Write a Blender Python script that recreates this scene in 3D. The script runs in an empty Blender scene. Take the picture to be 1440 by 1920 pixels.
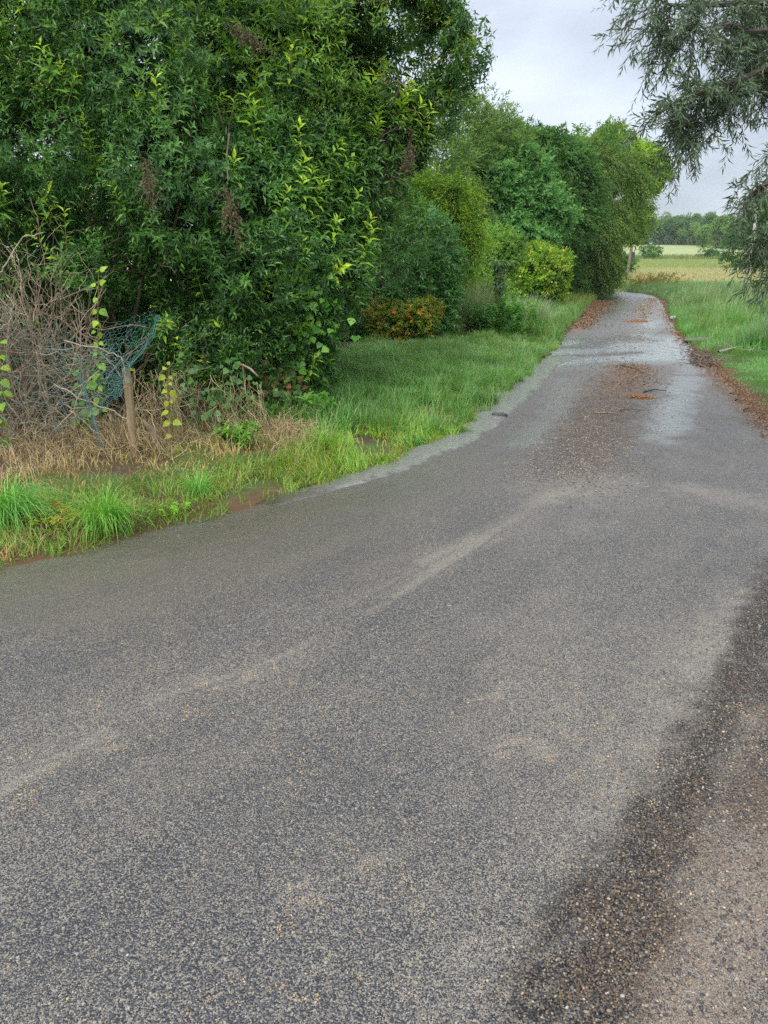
import bpy, math, random
import numpy as np
R = math.radians
SC = bpy.context.scene
COL = SC.collection

# ------------------------------------------------------------------ camera
F_PX, CAM_H, PITCH = 1386.0, 1.65, R(18.1)
cam_d = bpy.data.cameras.new('camera'); cam = bpy.data.objects.new('camera', cam_d); COL.objects.link(cam)
cam.location = (0, 0, CAM_H); cam.rotation_euler = (R(90) - PITCH, 0, 0)
cam_d.sensor_width = 36; cam_d.lens = 36 * F_PX / 1920; cam_d.clip_start = 0.05; cam_d.clip_end = 6000
SC.camera = cam

# ------------------------------------------------------------------ world, sun, exposure
SUN_EL, SUN_AZ = R(47), R(205)
w = bpy.data.worlds.new('World'); SC.world = w; w.use_nodes = True
nt = w.node_tree; nt.nodes.clear()
def wn(t, **k):
    n = nt.nodes.new(t)
    for a, b in k.items(): setattr(n, a, b)
    return n
out = wn('ShaderNodeOutputWorld'); bg = wn('ShaderNodeBackground')
sky = wn('ShaderNodeTexSky', sky_type='NISHITA', sun_disc=False, sun_elevation=SUN_EL, sun_rotation=SUN_AZ)
tc = wn('ShaderNodeTexCoord'); sep = wn('ShaderNodeSeparateXYZ')
mp = wn('ShaderNodeMapping'); mp.inputs['Scale'].default_value = (1.0, 1.0, 2.6); mp.inputs['Location'].default_value = (.35, .1, .2)
no = wn('ShaderNodeTexNoise'); no.inputs['Scale'].default_value = 3.0; no.inputs['Detail'].default_value = 6; no.inputs['Roughness'].default_value = .5
hr = wn('ShaderNodeMapRange'); hr.inputs[1].default_value = 0; hr.interpolation_type = 'SMOOTHSTEP'; hr.inputs[2].default_value = .95; hr.inputs[3].default_value = 3.75; hr.inputs[4].default_value = 12.5
nr = wn('ShaderNodeMapRange'); nr.inputs[1].default_value = .3; nr.inputs[2].default_value = .7; nr.inputs[3].default_value = .68; nr.inputs[4].default_value = 1.25
mul = wn('ShaderNodeMath', operation='MULTIPLY')
tint = wn('ShaderNodeMix', data_type='RGBA'); tint.inputs[6].default_value = (.84, .95, 1.12, 1); tint.inputs[7].default_value = (.93, .98, 1.07, 1)
vm = wn('ShaderNodeVectorMath', operation='SCALE')
mix = wn('ShaderNodeMix', data_type='RGBA'); mix.inputs[0].default_value = .9
L = nt.links.new
L(tc.outputs['Generated'], sep.inputs[0]); L(tc.outputs['Generated'], mp.inputs[0]); L(mp.outputs[0], no.inputs['Vector'])
L(sep.outputs[2], hr.inputs[0]); L(no.outputs['Fac'], nr.inputs[0]); L(hr.outputs[0], mul.inputs[0]); L(nr.outputs[0], mul.inputs[1])
L(no.outputs['Fac'], tint.inputs[0]); L(tint.outputs[2], vm.inputs[0]); L(mul.outputs[0], vm.inputs['Scale'])
L(sky.outputs[0], mix.inputs[6]); L(vm.outputs[0], mix.inputs[7]); L(mix.outputs[2], bg.inputs[0])
bg.inputs[1].default_value = .1
L(bg.outputs[0], out.inputs[0])

sd = bpy.data.lights.new('sun', 'SUN'); sd.energy = 1.5; sd.angle = R(40); sd.color = (1, .97, .92)
sun = bpy.data.objects.new('sun', sd); COL.objects.link(sun)
sun.rotation_euler = (R(90) - SUN_EL, 0, math.pi - SUN_AZ)

SC.view_settings.view_transform = 'Standard'; SC.view_settings.look = 'None'
SC.view_settings.exposure = 0.92; SC.view_settings.gamma = 1
SC.render.engine = 'CYCLES'
cy = SC.cycles
cy.max_bounces = 5; cy.diffuse_bounces = 3; cy.glossy_bounces = 2; cy.transmission_bounces = 4; cy.transparent_max_bounces = 4
cy.use_denoising = False; cy.denoiser = 'OPENIMAGEDENOISE'; cy.denoising_input_passes = 'RGB_ALBEDO_NORMAL'; cy.denoising_prefilter = 'ACCURATE'
cy.sample_clamp_indirect = 6; cy.caustics_reflective = False; cy.caustics_refractive = False

# ------------------------------------------------------------------ helpers
rng = np.random.default_rng(7)
random.seed(7)

def at(px, py, Y):
    """the place seen at a point of the photograph, Y metres ahead"""
    x = (px - 720) / F_PX; y = (960 - py) / F_PX
    d = np.array([x, math.cos(PITCH) + y * math.sin(PITCH), -math.sin(PITCH) + y * math.cos(PITCH)])
    t = Y / d[1]
    return np.array([d[0] * t, Y, CAM_H + d[2] * t])

def gr(px, py, z=0.0):
    x = (px - 720) / F_PX; y = (960 - py) / F_PX
    d = np.array([x, math.cos(PITCH) + y * math.sin(PITCH), -math.sin(PITCH) + y * math.cos(PITCH)])
    t = (z - CAM_H) / d[2]
    return (d[0] * t, d[1] * t)

_tab = np.random.default_rng(3).random((256, 256))
def vn(x, y):
    xi = np.floor(x).astype(int); yi = np.floor(y).astype(int)
    fx = x - xi; fy = y - yi
    fx = fx * fx * (3 - 2 * fx); fy = fy * fy * (3 - 2 * fy)
    a = _tab[xi & 255, yi & 255]; b = _tab[(xi + 1) & 255, yi & 255]
    c = _tab[xi & 255, (yi + 1) & 255]; d = _tab[(xi + 1) & 255, (yi + 1) & 255]
    return (a * (1 - fx) + b * fx) * (1 - fy) + (c * (1 - fx) + d * fx) * fy
def fbm(x, y, o=4):
    s = 0; a = .5; t = 0
    for i in range(o):
        s = s + a * vn(x * 2 ** i + 17.3 * i, y * 2 ** i - 9.1 * i); t += a; a *= .55
    return s / t
def ss(a, b, x):
    t = np.clip((x - a) / (b - a), 0, 1); return t * t * (3 - 2 * t)
def nrm(v):
    return v / np.maximum(np.linalg.norm(v, axis=-1, keepdims=True), 1e-9)
def n3(p, f, seed):
    r = np.random.default_rng(seed); s = 0
    for i in range(6):
        k = r.normal(size=3) * f; s = s + np.sin(p @ k + r.random() * 6.28)
    return s / 6 * 1.7

class MB:
    def __init__(s): s.V = []; s.F = []; s.C = []; s.n = 0
    def add(s, V, F, C):
        V = np.asarray(V, np.float32).reshape(-1, 3); F = np.asarray(F, np.int64).reshape(-1, 3)
        C = np.asarray(C, np.float32)
        if C.ndim == 1: C = np.tile(C, (len(V), 1))
        s.V.append(V); s.F.append(F + s.n); s.C.append(C); s.n += len(V)
    def build(s, name, mat, parent=None, smooth=False):
        me = bpy.data.meshes.new(name)
        V = np.concatenate(s.V); F = np.concatenate(s.F).astype(np.int32); C = np.concatenate(s.C)
        me.vertices.add(len(V)); me.vertices.foreach_set('co', V.ravel())
        me.loops.add(len(F) * 3); me.loops.foreach_set('vertex_index', F.ravel())
        me.polygons.add(len(F)); me.polygons.foreach_set('loop_start', np.arange(len(F), dtype=np.int32) * 3)
        me.polygons.foreach_set('use_smooth', np.full(len(F), smooth))
        ca = me.attributes.new('col', 'FLOAT_COLOR', 'POINT')
        ca.data.foreach_set('color', np.concatenate([C[:, :3], C[:, 3:4] if C.shape[1] > 3 else np.ones((len(C), 1), np.float32)], 1).ravel())
        me.materials.append(mat); me.update(calc_edges=True)
        o = bpy.data.objects.new(name, me); COL.objects.link(o)
        if parent is not None:
            o.parent = parent
            l = np.array(parent.location)
            if np.any(l):
                me.vertices.foreach_set('co', (V - l.astype(np.float32)).ravel()); me.update()
        return o

def thing(name, label, cat, loc, group=None):
    o = bpy.data.objects.new(name, None); COL.objects.link(o); o.location = [float(a) for a in loc]
    o.empty_display_size = .1
    return tag(o, label, cat, group)
def tag(o, label, cat, group=None):
    o['label'] = label; o['category'] = cat
    if group: o['group'] = group
    return o
def kind(o, k): o['kind'] = k; return o
def recentre(o, loc):
    """move a finished one-mesh thing's origin to its base"""
    me = o.data; n = len(me.vertices); a = np.empty(n * 3, np.float32); me.vertices.foreach_get('co', a)
    a = a.reshape(-1, 3) - np.array(loc, np.float32); me.vertices.foreach_set('co', a.ravel()); me.update(); o.location = [float(q) for q in loc]
    return o
def copy_tree(o, loc, rz, sc, label=None):
    c = o.copy(); COL.objects.link(c); c.location = [float(a) for a in loc]; c.rotation_euler = (0, 0, rz); c.scale = sc if hasattr(sc, '__len__') else (sc, sc, sc)
    if label: c['label'] = label
    for ch in [q for q in SC.objects if q.parent == o]:
        d = ch.copy(); COL.objects.link(d); d.parent = c
    return c

# ------------------------------------------------------------------ materials
def mat(name):
    m = bpy.data.materials.new(name); m.use_nodes = True; t = m.node_tree; t.nodes.clear()
    return m, t, t.nodes, t.links.new
def leaf_mat(name, rough=.45, trans=.3, spec=.5, tr_tint=(1.15, 1.1, .6), gain=1.2, hue=(1.16, 1.0, .74)):
    m, t, N, K = mat(name)
    a = N.new('ShaderNodeAttribute'); a.attribute_name = 'col'
    p = N.new('ShaderNodeBsdfPrincipled'); p.inputs['Roughness'].default_value = rough; p.inputs['Specular IOR Level'].default_value = spec
    g = N.new('ShaderNodeTexNoise'); g.inputs['Scale'].default_value = 60; g.inputs['Detail'].default_value = 1
    geo = N.new('ShaderNodeTexCoord'); K(geo.outputs['Object'], g.inputs['Vector'])
    r = N.new('ShaderNodeMapRange'); r.inputs[1].default_value = .3; r.inputs[2].default_value = .7; r.inputs[3].default_value = .8 * gain; r.inputs[4].default_value = 1.2 * gain
    K(g.outputs['Fac'], r.inputs[0])
    hu = N.new('ShaderNodeVectorMath'); hu.operation = 'MULTIPLY'; hu.inputs[1].default_value = hue; K(a.outputs['Color'], hu.inputs[0])
    sc = N.new('ShaderNodeVectorMath'); sc.operation = 'SCALE'; K(hu.outputs[0], sc.inputs[0]); K(r.outputs[0], sc.inputs['Scale'])
    K(sc.outputs[0], p.inputs['Base Color'])
    tr = N.new('ShaderNodeBsdfTranslucent'); tm = N.new('ShaderNodeVectorMath'); tm.operation = 'MULTIPLY'
    tm.inputs[1].default_value = tr_tint; K(sc.outputs[0], tm.inputs[0]); K(tm.outputs[0], tr.inputs['Color'])
    mx = N.new('ShaderNodeMixShader'); mx.inputs[0].default_value = trans
    o = N.new('ShaderNodeOutputMaterial'); K(p.outputs[0], mx.inputs[1]); K(tr.outputs[0], mx.inputs[2]); K(mx.outputs[0], o.inputs[0])
    return m
def solid_mat(name, rough=.8, noise_scale=30, amp=.35, bump=.3, stretch=(1, 1, 1)):
    m, t, N, K = mat(name)
    a = N.new('ShaderNodeAttribute'); a.attribute_name = 'col'
    tcn = N.new('ShaderNodeTexCoord'); mpn = N.new('ShaderNodeMapping'); mpn.inputs['Scale'].default_value = stretch
    g = N.new('ShaderNodeTexNoise'); g.inputs['Scale'].default_value = noise_scale; g.inputs['Detail'].default_value = 6; g.inputs['Roughness'].default_value = .65
    K(tcn.outputs['Object'], mpn.inputs[0]); K(mpn.outputs[0], g.inputs['Vector'])
    r = N.new('ShaderNodeMapRange'); r.inputs[1].default_value = .3; r.inputs[2].default_value = .7; r.inputs[3].default_value = 1 - amp; r.inputs[4].default_value = 1 + amp
    K(g.outputs['Fac'], r.inputs[0])
    sc = N.new('ShaderNodeVectorMath'); sc.operation = 'SCALE'; K(a.outputs['Color'], sc.inputs[0]); K(r.outputs[0], sc.inputs['Scale'])
    p = N.new('ShaderNodeBsdfPrincipled'); p.inputs['Roughness'].default_value = rough
    b = N.new('ShaderNodeBump'); b.inputs['Strength'].default_value = bump; b.inputs['Distance'].default_value = .013; K(g.outputs['Fac'], b.inputs['Height'])
    K(b.outputs[0], p.inputs['Normal']); K(sc.outputs[0], p.inputs['Base Color'])
    o = N.new('ShaderNodeOutputMaterial'); K(p.outputs[0], o.inputs[0])
    return m
M_LEAF = leaf_mat('leaf_glossy', .42, .32, .45, gain=1.25)
M_SOFT = leaf_mat('leaf_soft', .6, .4, .3, gain=1.55)
M_GRASS = leaf_mat('grass_blade', .5, .35, .35, gain=1.15, hue=(1.0, 1.0, .85))
M_WILLOW = leaf_mat('willow_leaf', .45, .25, .45, gain=1.0, hue=(1.0, 1.0, .92))
M_DRY = leaf_mat('dry_stalk', .8, .15, .2, (1, .9, .7), 1.0, (1, 1, 1))
M_BARK = solid_mat('bark', .9, 14, .45, .6, (1, 1, .25))
M_WOOD = solid_mat('weathered_wood', .85, 30, .3, .4, (1, 1, .15))
M_STONE = solid_mat('stone', .7, 40, .3, .3)
M_WIRE = solid_mat('plastic_coated_wire', .45, 20, .2, 0)
M_PEBBLE = solid_mat('pebble', .55, 90, .25, .1)
M_CONC = solid_mat('concrete', .9, 12, .25, .3)

# ------------------------------------------------------------------ shape builders
def leaves(mb, P, D, N, Ln, W, C, detail=True, droop=.15, fold=.22):
    n = len(P); D = nrm(D); S = nrm(np.cross(D, N)); N = np.cross(S, D)
    Ln = np.broadcast_to(Ln, (n,))[:, None]; W = np.broadcast_to(W, (n,))[:, None]
    tip = P + D * Ln - N * droop * Ln
    if detail:
        mid = P + D * .5 * Ln - N * (droop * .2) * Ln
        rt = P + D * .42 * Ln + S * W / 2 + N * fold * W; lf = P + D * .42 * Ln - S * W / 2 + N * fold * W
        V = np.stack([P, mid, tip, rt, lf], 1); k = 5
        f = np.array([[0, 3, 1], [1, 3, 2], [0, 1, 4], [1, 2, 4]])
    else:
        rt = P + D * .42 * Ln + S * W / 2 + N * fold * W; lf = P + D * .42 * Ln - S * W / 2 + N * fold * W
        V = np.stack([P, rt, tip, lf], 1); k = 4
        f = np.array([[0, 1, 2], [0, 2, 3]])
    F = (np.arange(n) * k)[:, None, None] + f[None]
    C = np.broadcast_to(C, (n, 3)) if np.ndim(C) < 2 else C
    mb.add(V, F, np.repeat(C, k, 0))

def ovate(mb, P, D, N, Ln, W, C, droop=.25, fold=.12):
    n = len(P); D = nrm(D); S = nrm(np.cross(D, N)); N = np.cross(S, D); Ln = np.broadcast_to(Ln, (n,))[:, None]; W = np.broadcast_to(W, (n,))[:, None]
    T = [0, .12, .28, .5, .72, .88, 1.0]; Hw = [.06, .36, .5, .44, .27, .13, 0]; V = []
    for t, h in zip(T, Hw):
        c = P + D * t * Ln - N * droop * t * t * Ln
        V += [c, c + S * h * W + N * fold * h * W, c - S * h * W + N * fold * h * W]
    V = np.stack(V, 1); f = []
    for i in range(len(T) - 1):
        a = 3 * i; b = a + 3; f += [[a, a + 1, b + 1], [a, b + 1, b], [a, b, b + 2], [a, b + 2, a + 2]]
    mb.add(V, (np.arange(n) * 21)[:, None, None] + np.array(f)[None], np.repeat(np.broadcast_to(C, (n, 3)), 21, 0))

def shoots(mb, rg, P, A, k, slen, Ln, W, spread, C, detail=True, droop=.2, sag=.15, alt=False, tipcol=None, cj=.18, up=.25):
    n = len(P); A = nrm(A)
    ref = np.where(np.abs(A[:, 2:3]) > .9, np.array([[1., 0, 0]]), np.array([[0, 0, 1.]]))
    U = nrm(np.cross(A, ref)); B = np.cross(A, U)
    slen = np.broadcast_to(slen, (n,)); Ln = np.broadcast_to(Ln, (n,))
    az0 = rg.random(n) * 6.28
    PP = []; DD = []; NN = []; LL = []; CC = []
    C = np.broadcast_to(C, (n, 3))
    for i in range(k):
        t = (i + .6) / k if alt else ((i // 2) * 2 + 1.2) / (k + .4)
        az = az0 + (i * 2.4 if alt else (i % 2) * math.pi + (i // 2) * 1.57) + rg.normal(0, .25, n)
        rad = U * np.cos(az)[:, None] + B * np.sin(az)[:, None]
        sp = spread * (1.15 - .55 * t) + rg.normal(0, .15, n)
        d = A * np.cos(sp)[:, None] + rad * np.sin(sp)[:, None] + np.array([0, 0, -sag])
        p = P + A * (slen * t)[:, None] - np.array([[0, 0, 1.]]) * (droop * slen * t * t)[:, None]
        nn = A - d * np.sum(A * d, 1, keepdims=True) + np.array([0, 0, up]) + rg.normal(0, .25, (n, 3))
        l = Ln * (1.05 - .35 * t) * rg.uniform(.75, 1.2, n)
        c = C * rg.uniform(1 - cj, 1 + cj, (n, 1))
        if tipcol is not None:
            q = ss(.55, 1, t) * rg.uniform(.2, 1, (n, 1)); c = c * (1 - q) + np.array(tipcol) * q
        PP.append(p); DD.append(d); NN.append(nn); LL.append(l); CC.append(c)
    Ln = np.concatenate(LL)
    leaves(mb, np.concatenate(PP), np.concatenate(DD), np.concatenate(NN), Ln, Ln * W, np.concatenate(CC), detail, .18)

def tube(mb, pts, r, c, sides=5, cap=False):
    pts = np.asarray(pts, float); n = len(pts); r = np.broadcast_to(r, (n,))
    T = nrm(np.gradient(pts, axis=0))
    ref = np.array([0, 0, 1.]) if abs(T[:, 2].mean()) < .8 else np.array([1., 0, 0])
    U = nrm(np.cross(T, ref)); B = np.cross(T, U)
    a = np.arange(sides) * 2 * math.pi / sides
    V = pts[:, None] + (U[:, None] * np.cos(a)[None, :, None] + B[:, None] * np.sin(a)[None, :, None]) * r[:, None, None]
    i = np.arange(n - 1)[:, None] * sides; j = np.arange(sides)[None]; j2 = (j + 1) % sides
    q = np.stack([i + j, i + j2, i + sides + j2, i + sides + j], -1).reshape(-1, 4)
    F = [q[:, [0, 1, 2]], q[:, [0, 2, 3]]]
    V = V.reshape(-1, 3)
    if cap:
        V = np.concatenate([V, pts[:1], pts[-1:]]); m = n * sides
        jj = np.arange(sides); F.append(np.stack([np.full(sides, m), (jj + 1) % sides, jj], 1))
        F.append(np.stack([np.full(sides, m + 1), (n - 1) * sides + jj, (n - 1) * sides + (jj + 1) % sides], 1))
    mb.add(V, np.concatenate(F), np.array(c))

def wob(rg, a, b, n=6, amp=.1, sag=0):
    t = np.linspace(0, 1, n)[:, None]; a = np.array(a, float); b = np.array(b, float)
    p = a * (1 - t) + b * t; l = np.linalg.norm(b - a)
    o = np.cumsum(rg.normal(0, amp * l / n, (n, 3)), 0); o -= o[:1]; o -= t * o[-1:]
    p += o; p[:, 2] -= sag * l * 4 * (t * (1 - t))[:, 0]
    return p

def blades(mb, rg, P, h, wd, C, lean=.35, curl=.5, az=None, nseg=3, clump=0):
    n = len(P)
    if n == 0: return
    if clump: az = 14 * fbm(P[:, 0] * clump, P[:, 1] * clump, 2) + rg.normal(0, .6, n)
    h = np.broadcast_to(h, (n,)); wd = np.broadcast_to(wd, (n,))
    a = rg.random(n) * 6.28 if az is None else az
    D = np.stack([np.cos(a), np.sin(a), np.zeros(n)], 1)
    yaw = a + rg.normal(1.57, .5, n); S = np.stack([np.cos(yaw), np.sin(yaw), np.zeros(n)], 1)
    l0 = np.abs(rg.normal(0, lean, n)); cu = rg.uniform(.2, 1, n) * curl
    V = []; 
    pos = P.copy(); ang = l0 * .5
    for i in range(nseg + 1):
        t = i / nseg; wv = wd * (1 - t ** 1.6) * .5
        if i < nseg:
            V.append(pos - S * wv[:, None]); V.append(pos + S * wv[:, None])
        else: V.append(pos.copy())
        st = (h / nseg)[:, None]
        pos = pos + (D * np.sin(ang)[:, None] + np.array([[0, 0, 1.]]) * np.cos(ang)[:, None]) * st
        ang = ang + l0 * .4 + cu * (.6 + t)
    k = 2 * nseg + 1
    V = np.stack(V, 1)
    f = []
    for i in range(nseg - 1):
        b = 2 * i; f += [[b, b + 1, b + 3], [b, b + 3, b + 2]]
    b = 2 * (nseg - 1); f.append([b, b + 1, b + 2])
    F = (np.arange(n) * k)[:, None, None] + np.array(f)[None]
    C = np.broadcast_to(C, (n, 3))
    CC = np.repeat(C[:, None], k, 1).copy()
    CC[:, 0:2] *= np.array([1.05, .85, .8])
    mb.add(V, F, CC.reshape(-1, 3))

def crown_points(rg, lobes, n, depth=.3, gap=.75, gf=1.5, seed=1, back=.25, cut=.72, hill=0):
    """points and outward directions through the outer volume of a crown made of lobes (centre, radii)"""
    Cn = np.array([l[0] for l in lobes]); Rd = np.array([np.broadcast_to(l[1], 3) for l in lobes], float)
    pr = (Rd[:, 0] * Rd[:, 2]); pr = pr / pr.sum()
    out_p = []; out_u = []; got = 0
    while got < n:
        m = int((n - got) * 3) + 500
        i = rg.choice(len(lobes), m, p=pr); u = nrm(rg.normal(size=(m, 3)))
        bump = 1 + .2 * n3(u * 2 + Cn[i], 1.6, seed + 5) + .14 * n3(u * 4 + Cn[i], 1.6, seed + 6)
        rr = (1 - depth * rg.random(m) ** 1.6) * bump
        p = Cn[i] + u * Rd[i] * rr[:, None]
        if hill: p = p - u * (hill * np.clip(n3(p, gf * .9, seed + 40), -.35, 1.2))[:, None]
        ok = np.ones(m, bool)
        for j in range(len(lobes)):
            q = np.sum(((p - Cn[j]) / Rd[j]) ** 2, 1) < cut ** 2
            ok &= ~(q & (i != j))
        tocam = nrm(np.array([[0, -2, 1.65]]) - p)
        ok &= (np.sum(tocam * u, 1) > -.25) | (rg.random(m) < back)
        ok &= n3(p, gf * 2.2, seed) < gap + rg.normal(0, .12, m)
        ok &= p[:, 2] > .05
        out_p.append(p[ok]); out_u.append(u[ok]); got += ok.sum()
    return np.concatenate(out_p)[:n], np.concatenate(out_u)[:n]

def lob(px, py, Y, rx, rz=None, ry=None):
    return (at(px, py, Y), (rx, ry or rx, rz or rx))

def pick(rg, n, pal, wts=None):
    pal = np.array(pal); i = rg.choice(len(pal), n, p=wts); j = rg.choice(len(pal), n, p=wts); t = rg.random((n, 1)) * .5
    return pal[i] * (1 - t) + pal[j] * t

def limbs(mb, rg, base, lobes, r0, c, frac=.85, twigs=3):
    base = np.array(base, float)
    for cc, rd in lobes:
        rr = float(np.mean(rd)); b = base + np.append(rg.normal(0, r0 * 1.5, 2), -.08)
        p = wob(rg, b, cc * frac + b * (1 - frac), 9, .25)
        tube(mb, p, np.linspace(r0, r0 * .3, 9), c, 6)
        for _ in range(twigs):
            k = rg.integers(4, 9); u = nrm(rg.normal(size=3) + np.array([0, -.3, .4]))
            tube(mb, wob(rg, p[k], p[k] + u * rr * .9, 6, .3), np.linspace(r0 * .4, r0 * .08, 6), c, 5)
# ------------------------------------------------------------------ terrain
PROF = np.array([(-80, 0), (60, 0), (70, .25), (80, .95), (120, 2.35), (157, 3.6), (163, 4.15), (250, 7.4), (350, 12.2), (430, 15.4), (700, 22), (1600, 32)])
LE = np.array([(-14, -6), (-7.5, .2), (-4.2, 2.55), (-2.63, 3.62), (-2.22, 3.96), (-1.76, 4.39), (-1.1, 4.99), (-.51, 5.66), (.0, 6.25), (.42, 7.06), (.9, 7.9), (1.5, 9.5), (2.35, 12.0), (3.9, 17.0), (5.05, 20.9), (7.3, 28.2), (10, 36.5), (12.2, 43), (14.3, 50), (15.1, 55), (14.7, 59.5), (12.7, 64), (8, 68), (0, 72), (-20, 76)])
RE = np.array([(4.2, -6), (4.0, .2), (3.95, 2.0), (3.95, 3.2), (3.95, 3.9), (3.97, 4.8), (4.0, 5.8), (4.08, 6.9), (4.2, 7.8), (4.45, 8.8), (4.75, 9.9), (5.3, 11.6), (6.05, 14.0), (7.2, 18.0), (8.6, 22.5), (10.9, 29.5), (13.6, 37.3), (16.0, 44.6), (18.1, 51.8), (19.2, 57.5), (19.1, 63.3), (16.4, 69.5), (10.5, 74.5), (1, 78.5), (-20, 82.5)])
POLY = np.concatenate([LE, RE[::-1]])
def seg_dist(x, y, pl):
    d = np.full(x.shape, 1e9)
    for (x0, y0), (x1, y1) in zip(pl[:-1], pl[1:]):
        dx, dy = x1 - x0, y1 - y0; l = dx * dx + dy * dy + 1e-12
        t = np.clip(((x - x0) * dx + (y - y0) * dy) / l, 0, 1)
        d = np.minimum(d, np.hypot(x - x0 - t * dx, y - y0 - t * dy))
    return d
def inside(x, y, poly=POLY):
    r = np.zeros(x.shape, bool); n = len(poly)
    for i in range(n):
        x0, y0 = poly[i]; x1, y1 = poly[(i + 1) % n]
        if y0 == y1: continue
        c = ((y0 > y) != (y1 > y)) & (x < (x1 - x0) * (y - y0) / (y1 - y0) + x0)
        r ^= c
    return r
def road_sd(x, y):
    """distance to the road, negative on it"""
    d = np.minimum(seg_dist(x, y, LE), seg_dist(x, y, RE))
    return np.where(inside(x, y), -d, d)
def left_of(x, y):
    return np.interp(y, LE[:20, 1], LE[:20, 0]) > x
def prof(y): return np.interp(y, PROF[:, 0], PROF[:, 1])
def ground_z(x, y, sd=None):
    x = np.asarray(x, float); y = np.asarray(y, float)
    if sd is None: sd = road_sd(x, y)
    z = prof(y) + np.where(y > 62, 0, 0)
    bank = np.where(left_of(x, y) & (y < 62), .03 + .13 * ss(.25, 1.6, sd), .02 + .08 * ss(.3, 2.5, sd))
    z = z + np.where(sd > 0, bank * ss(0, .35, sd) + (fbm(x * .9, y * .9, 3) - .5) * .1 * ss(.1, .8, sd), -.05 * ss(0, -.15, sd))
    z = z + (fbm(x * .05, y * .05, 2) - .5) * 1.2 * ss(90, 200, y)
    return z

def grid_mesh(name, X, Y, Z, C, m):
    ny, nx = X.shape
    mb = MB(); i = np.arange(ny - 1)[:, None] * nx + np.arange(nx - 1)[None]
    q = np.stack([i, i + 1, i + nx + 1, i + nx], -1).reshape(-1, 4)
    mb.add(np.stack([X, Y, Z], -1), np.concatenate([q[:, [0, 1, 2]], q[:, [0, 2, 3]]]), C)
    return mb.build(name, m, smooth=True)

# ground material: colour zones on the sheet, broken up by noise
m, t, N, K = mat('earth_and_field')
a = N.new('ShaderNodeAttribute'); a.attribute_name = 'col'; tcn = N.new('ShaderNodeTexCoord')
g1 = N.new('ShaderNodeTexNoise'); g1.inputs['Scale'].default_value = 9; g1.inputs['Detail'].default_value = 8; g1.inputs['Roughness'].default_value = .7
g2 = N.new('ShaderNodeTexNoise'); g2.inputs['Scale'].default_value = .12; g2.inputs['Detail'].default_value = 6; g2.inputs['Roughness'].default_value = .65
mpn = N.new('ShaderNodeMapping'); mpn.inputs['Scale'].default_value = (.35, 1.5, 1)
K(tcn.outputs['Object'], g1.inputs['Vector']); K(tcn.outputs['Object'], mpn.inputs[0]); K(mpn.outputs[0], g2.inputs['Vector'])
ad = N.new('ShaderNodeMath'); ad.operation = 'ADD'; K(g1.outputs['Fac'], ad.inputs[0]); K(g2.outputs['Fac'], ad.inputs[1])
r = N.new('ShaderNodeMapRange'); r.inputs[1].default_value = .7; r.inputs[2].default_value = 1.3; r.inputs[3].default_value = .72; r.inputs[4].default_value = 1.25; K(ad.outputs[0], r.inputs[0])
sc_ = N.new('ShaderNodeVectorMath'); sc_.operation = 'SCALE'; K(a.outputs['Color'], sc_.inputs[0]); K(r.outputs[0], sc_.inputs['Scale'])
p = N.new('ShaderNodeBsdfPrincipled'); p.inputs['Roughness'].default_value = .95; p.inputs['Specular IOR Level'].default_value = .2; K(sc_.outputs[0], p.inputs['Base Color'])
b = N.new('ShaderNodeBump'); b.inputs['Strength'].default_value = .6; b.inputs['Distance'].default_value = .05; K(g1.outputs['Fac'], b.inputs['Height']); K(b.outputs[0], p.inputs['Normal'])
o = N.new('ShaderNodeOutputMaterial'); K(p.outputs[0], o.inputs[0]); M_GROUND = m

xs = np.unique(np.concatenate([np.linspace(-1500, -60, 16), np.linspace(-60, -8, 27), np.arange(-8, 12, .12), np.arange(12, 30, .5), np.linspace(30, 120, 46), np.linspace(120, 1500, 24)]))
ys = np.unique(np.concatenate([np.linspace(-300, -8, 10), np.arange(-8, 3, .4), np.arange(3, 24, .12), np.arange(24, 70, .4), np.linspace(70, 180, 80), np.linspace(180, 460, 60), np.linspace(460, 1600, 14)]))
X, Y = np.meshgrid(xs, ys); sd = road_sd(X, Y); Z = ground_z(X, Y, sd)
soil = np.array([.085, .06, .036]); turf = np.array([.07, .11, .03]); leafl = np.array([.15, .07, .03])
gold = np.array([.385, .375, .185]); green = np.array([.25, .30, .115]); upper = np.array([.28, .31, .135]); bank = np.array([.22, .27, .085]); wood = np.array([.05, .07, .025])
nz = fbm(X * .7, Y * .7, 4)[..., None]; nf = fbm(X * .03, Y * .15, 4)
C = np.where(nz > .47, soil, turf)
edge = (ss(.45, .1, sd) * ss(-.2, 0, sd))[..., None]
C = C * (1 - edge) + (soil * .6 + leafl * .4) * edge
f1 = ss(61, 66, Y + (nf - .5) * 5 - np.where(X > 19, (X - 19) * .0, 0))[..., None]
C = C * (1 - f1) + gold * f1
f2 = ss(92, 99, Y + (nf - .5) * 10)[..., None]; C = C * (1 - f2) + green * f2
f3 = (ss(153, 157, Y) * ss(172, 166, Y))[..., None]; C = C * (1 - f3) + bank * f3
f4 = ss(166, 172, Y)[..., None]; C = C * (1 - f4) + upper * f4
f5 = ss(352, 362, Y)[..., None]; C = C * (1 - f5) + wood * f5
ground = kind(grid_mesh('ground', X, Y, Z, C.reshape(-1, 3), M_GROUND), 'structure')

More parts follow.
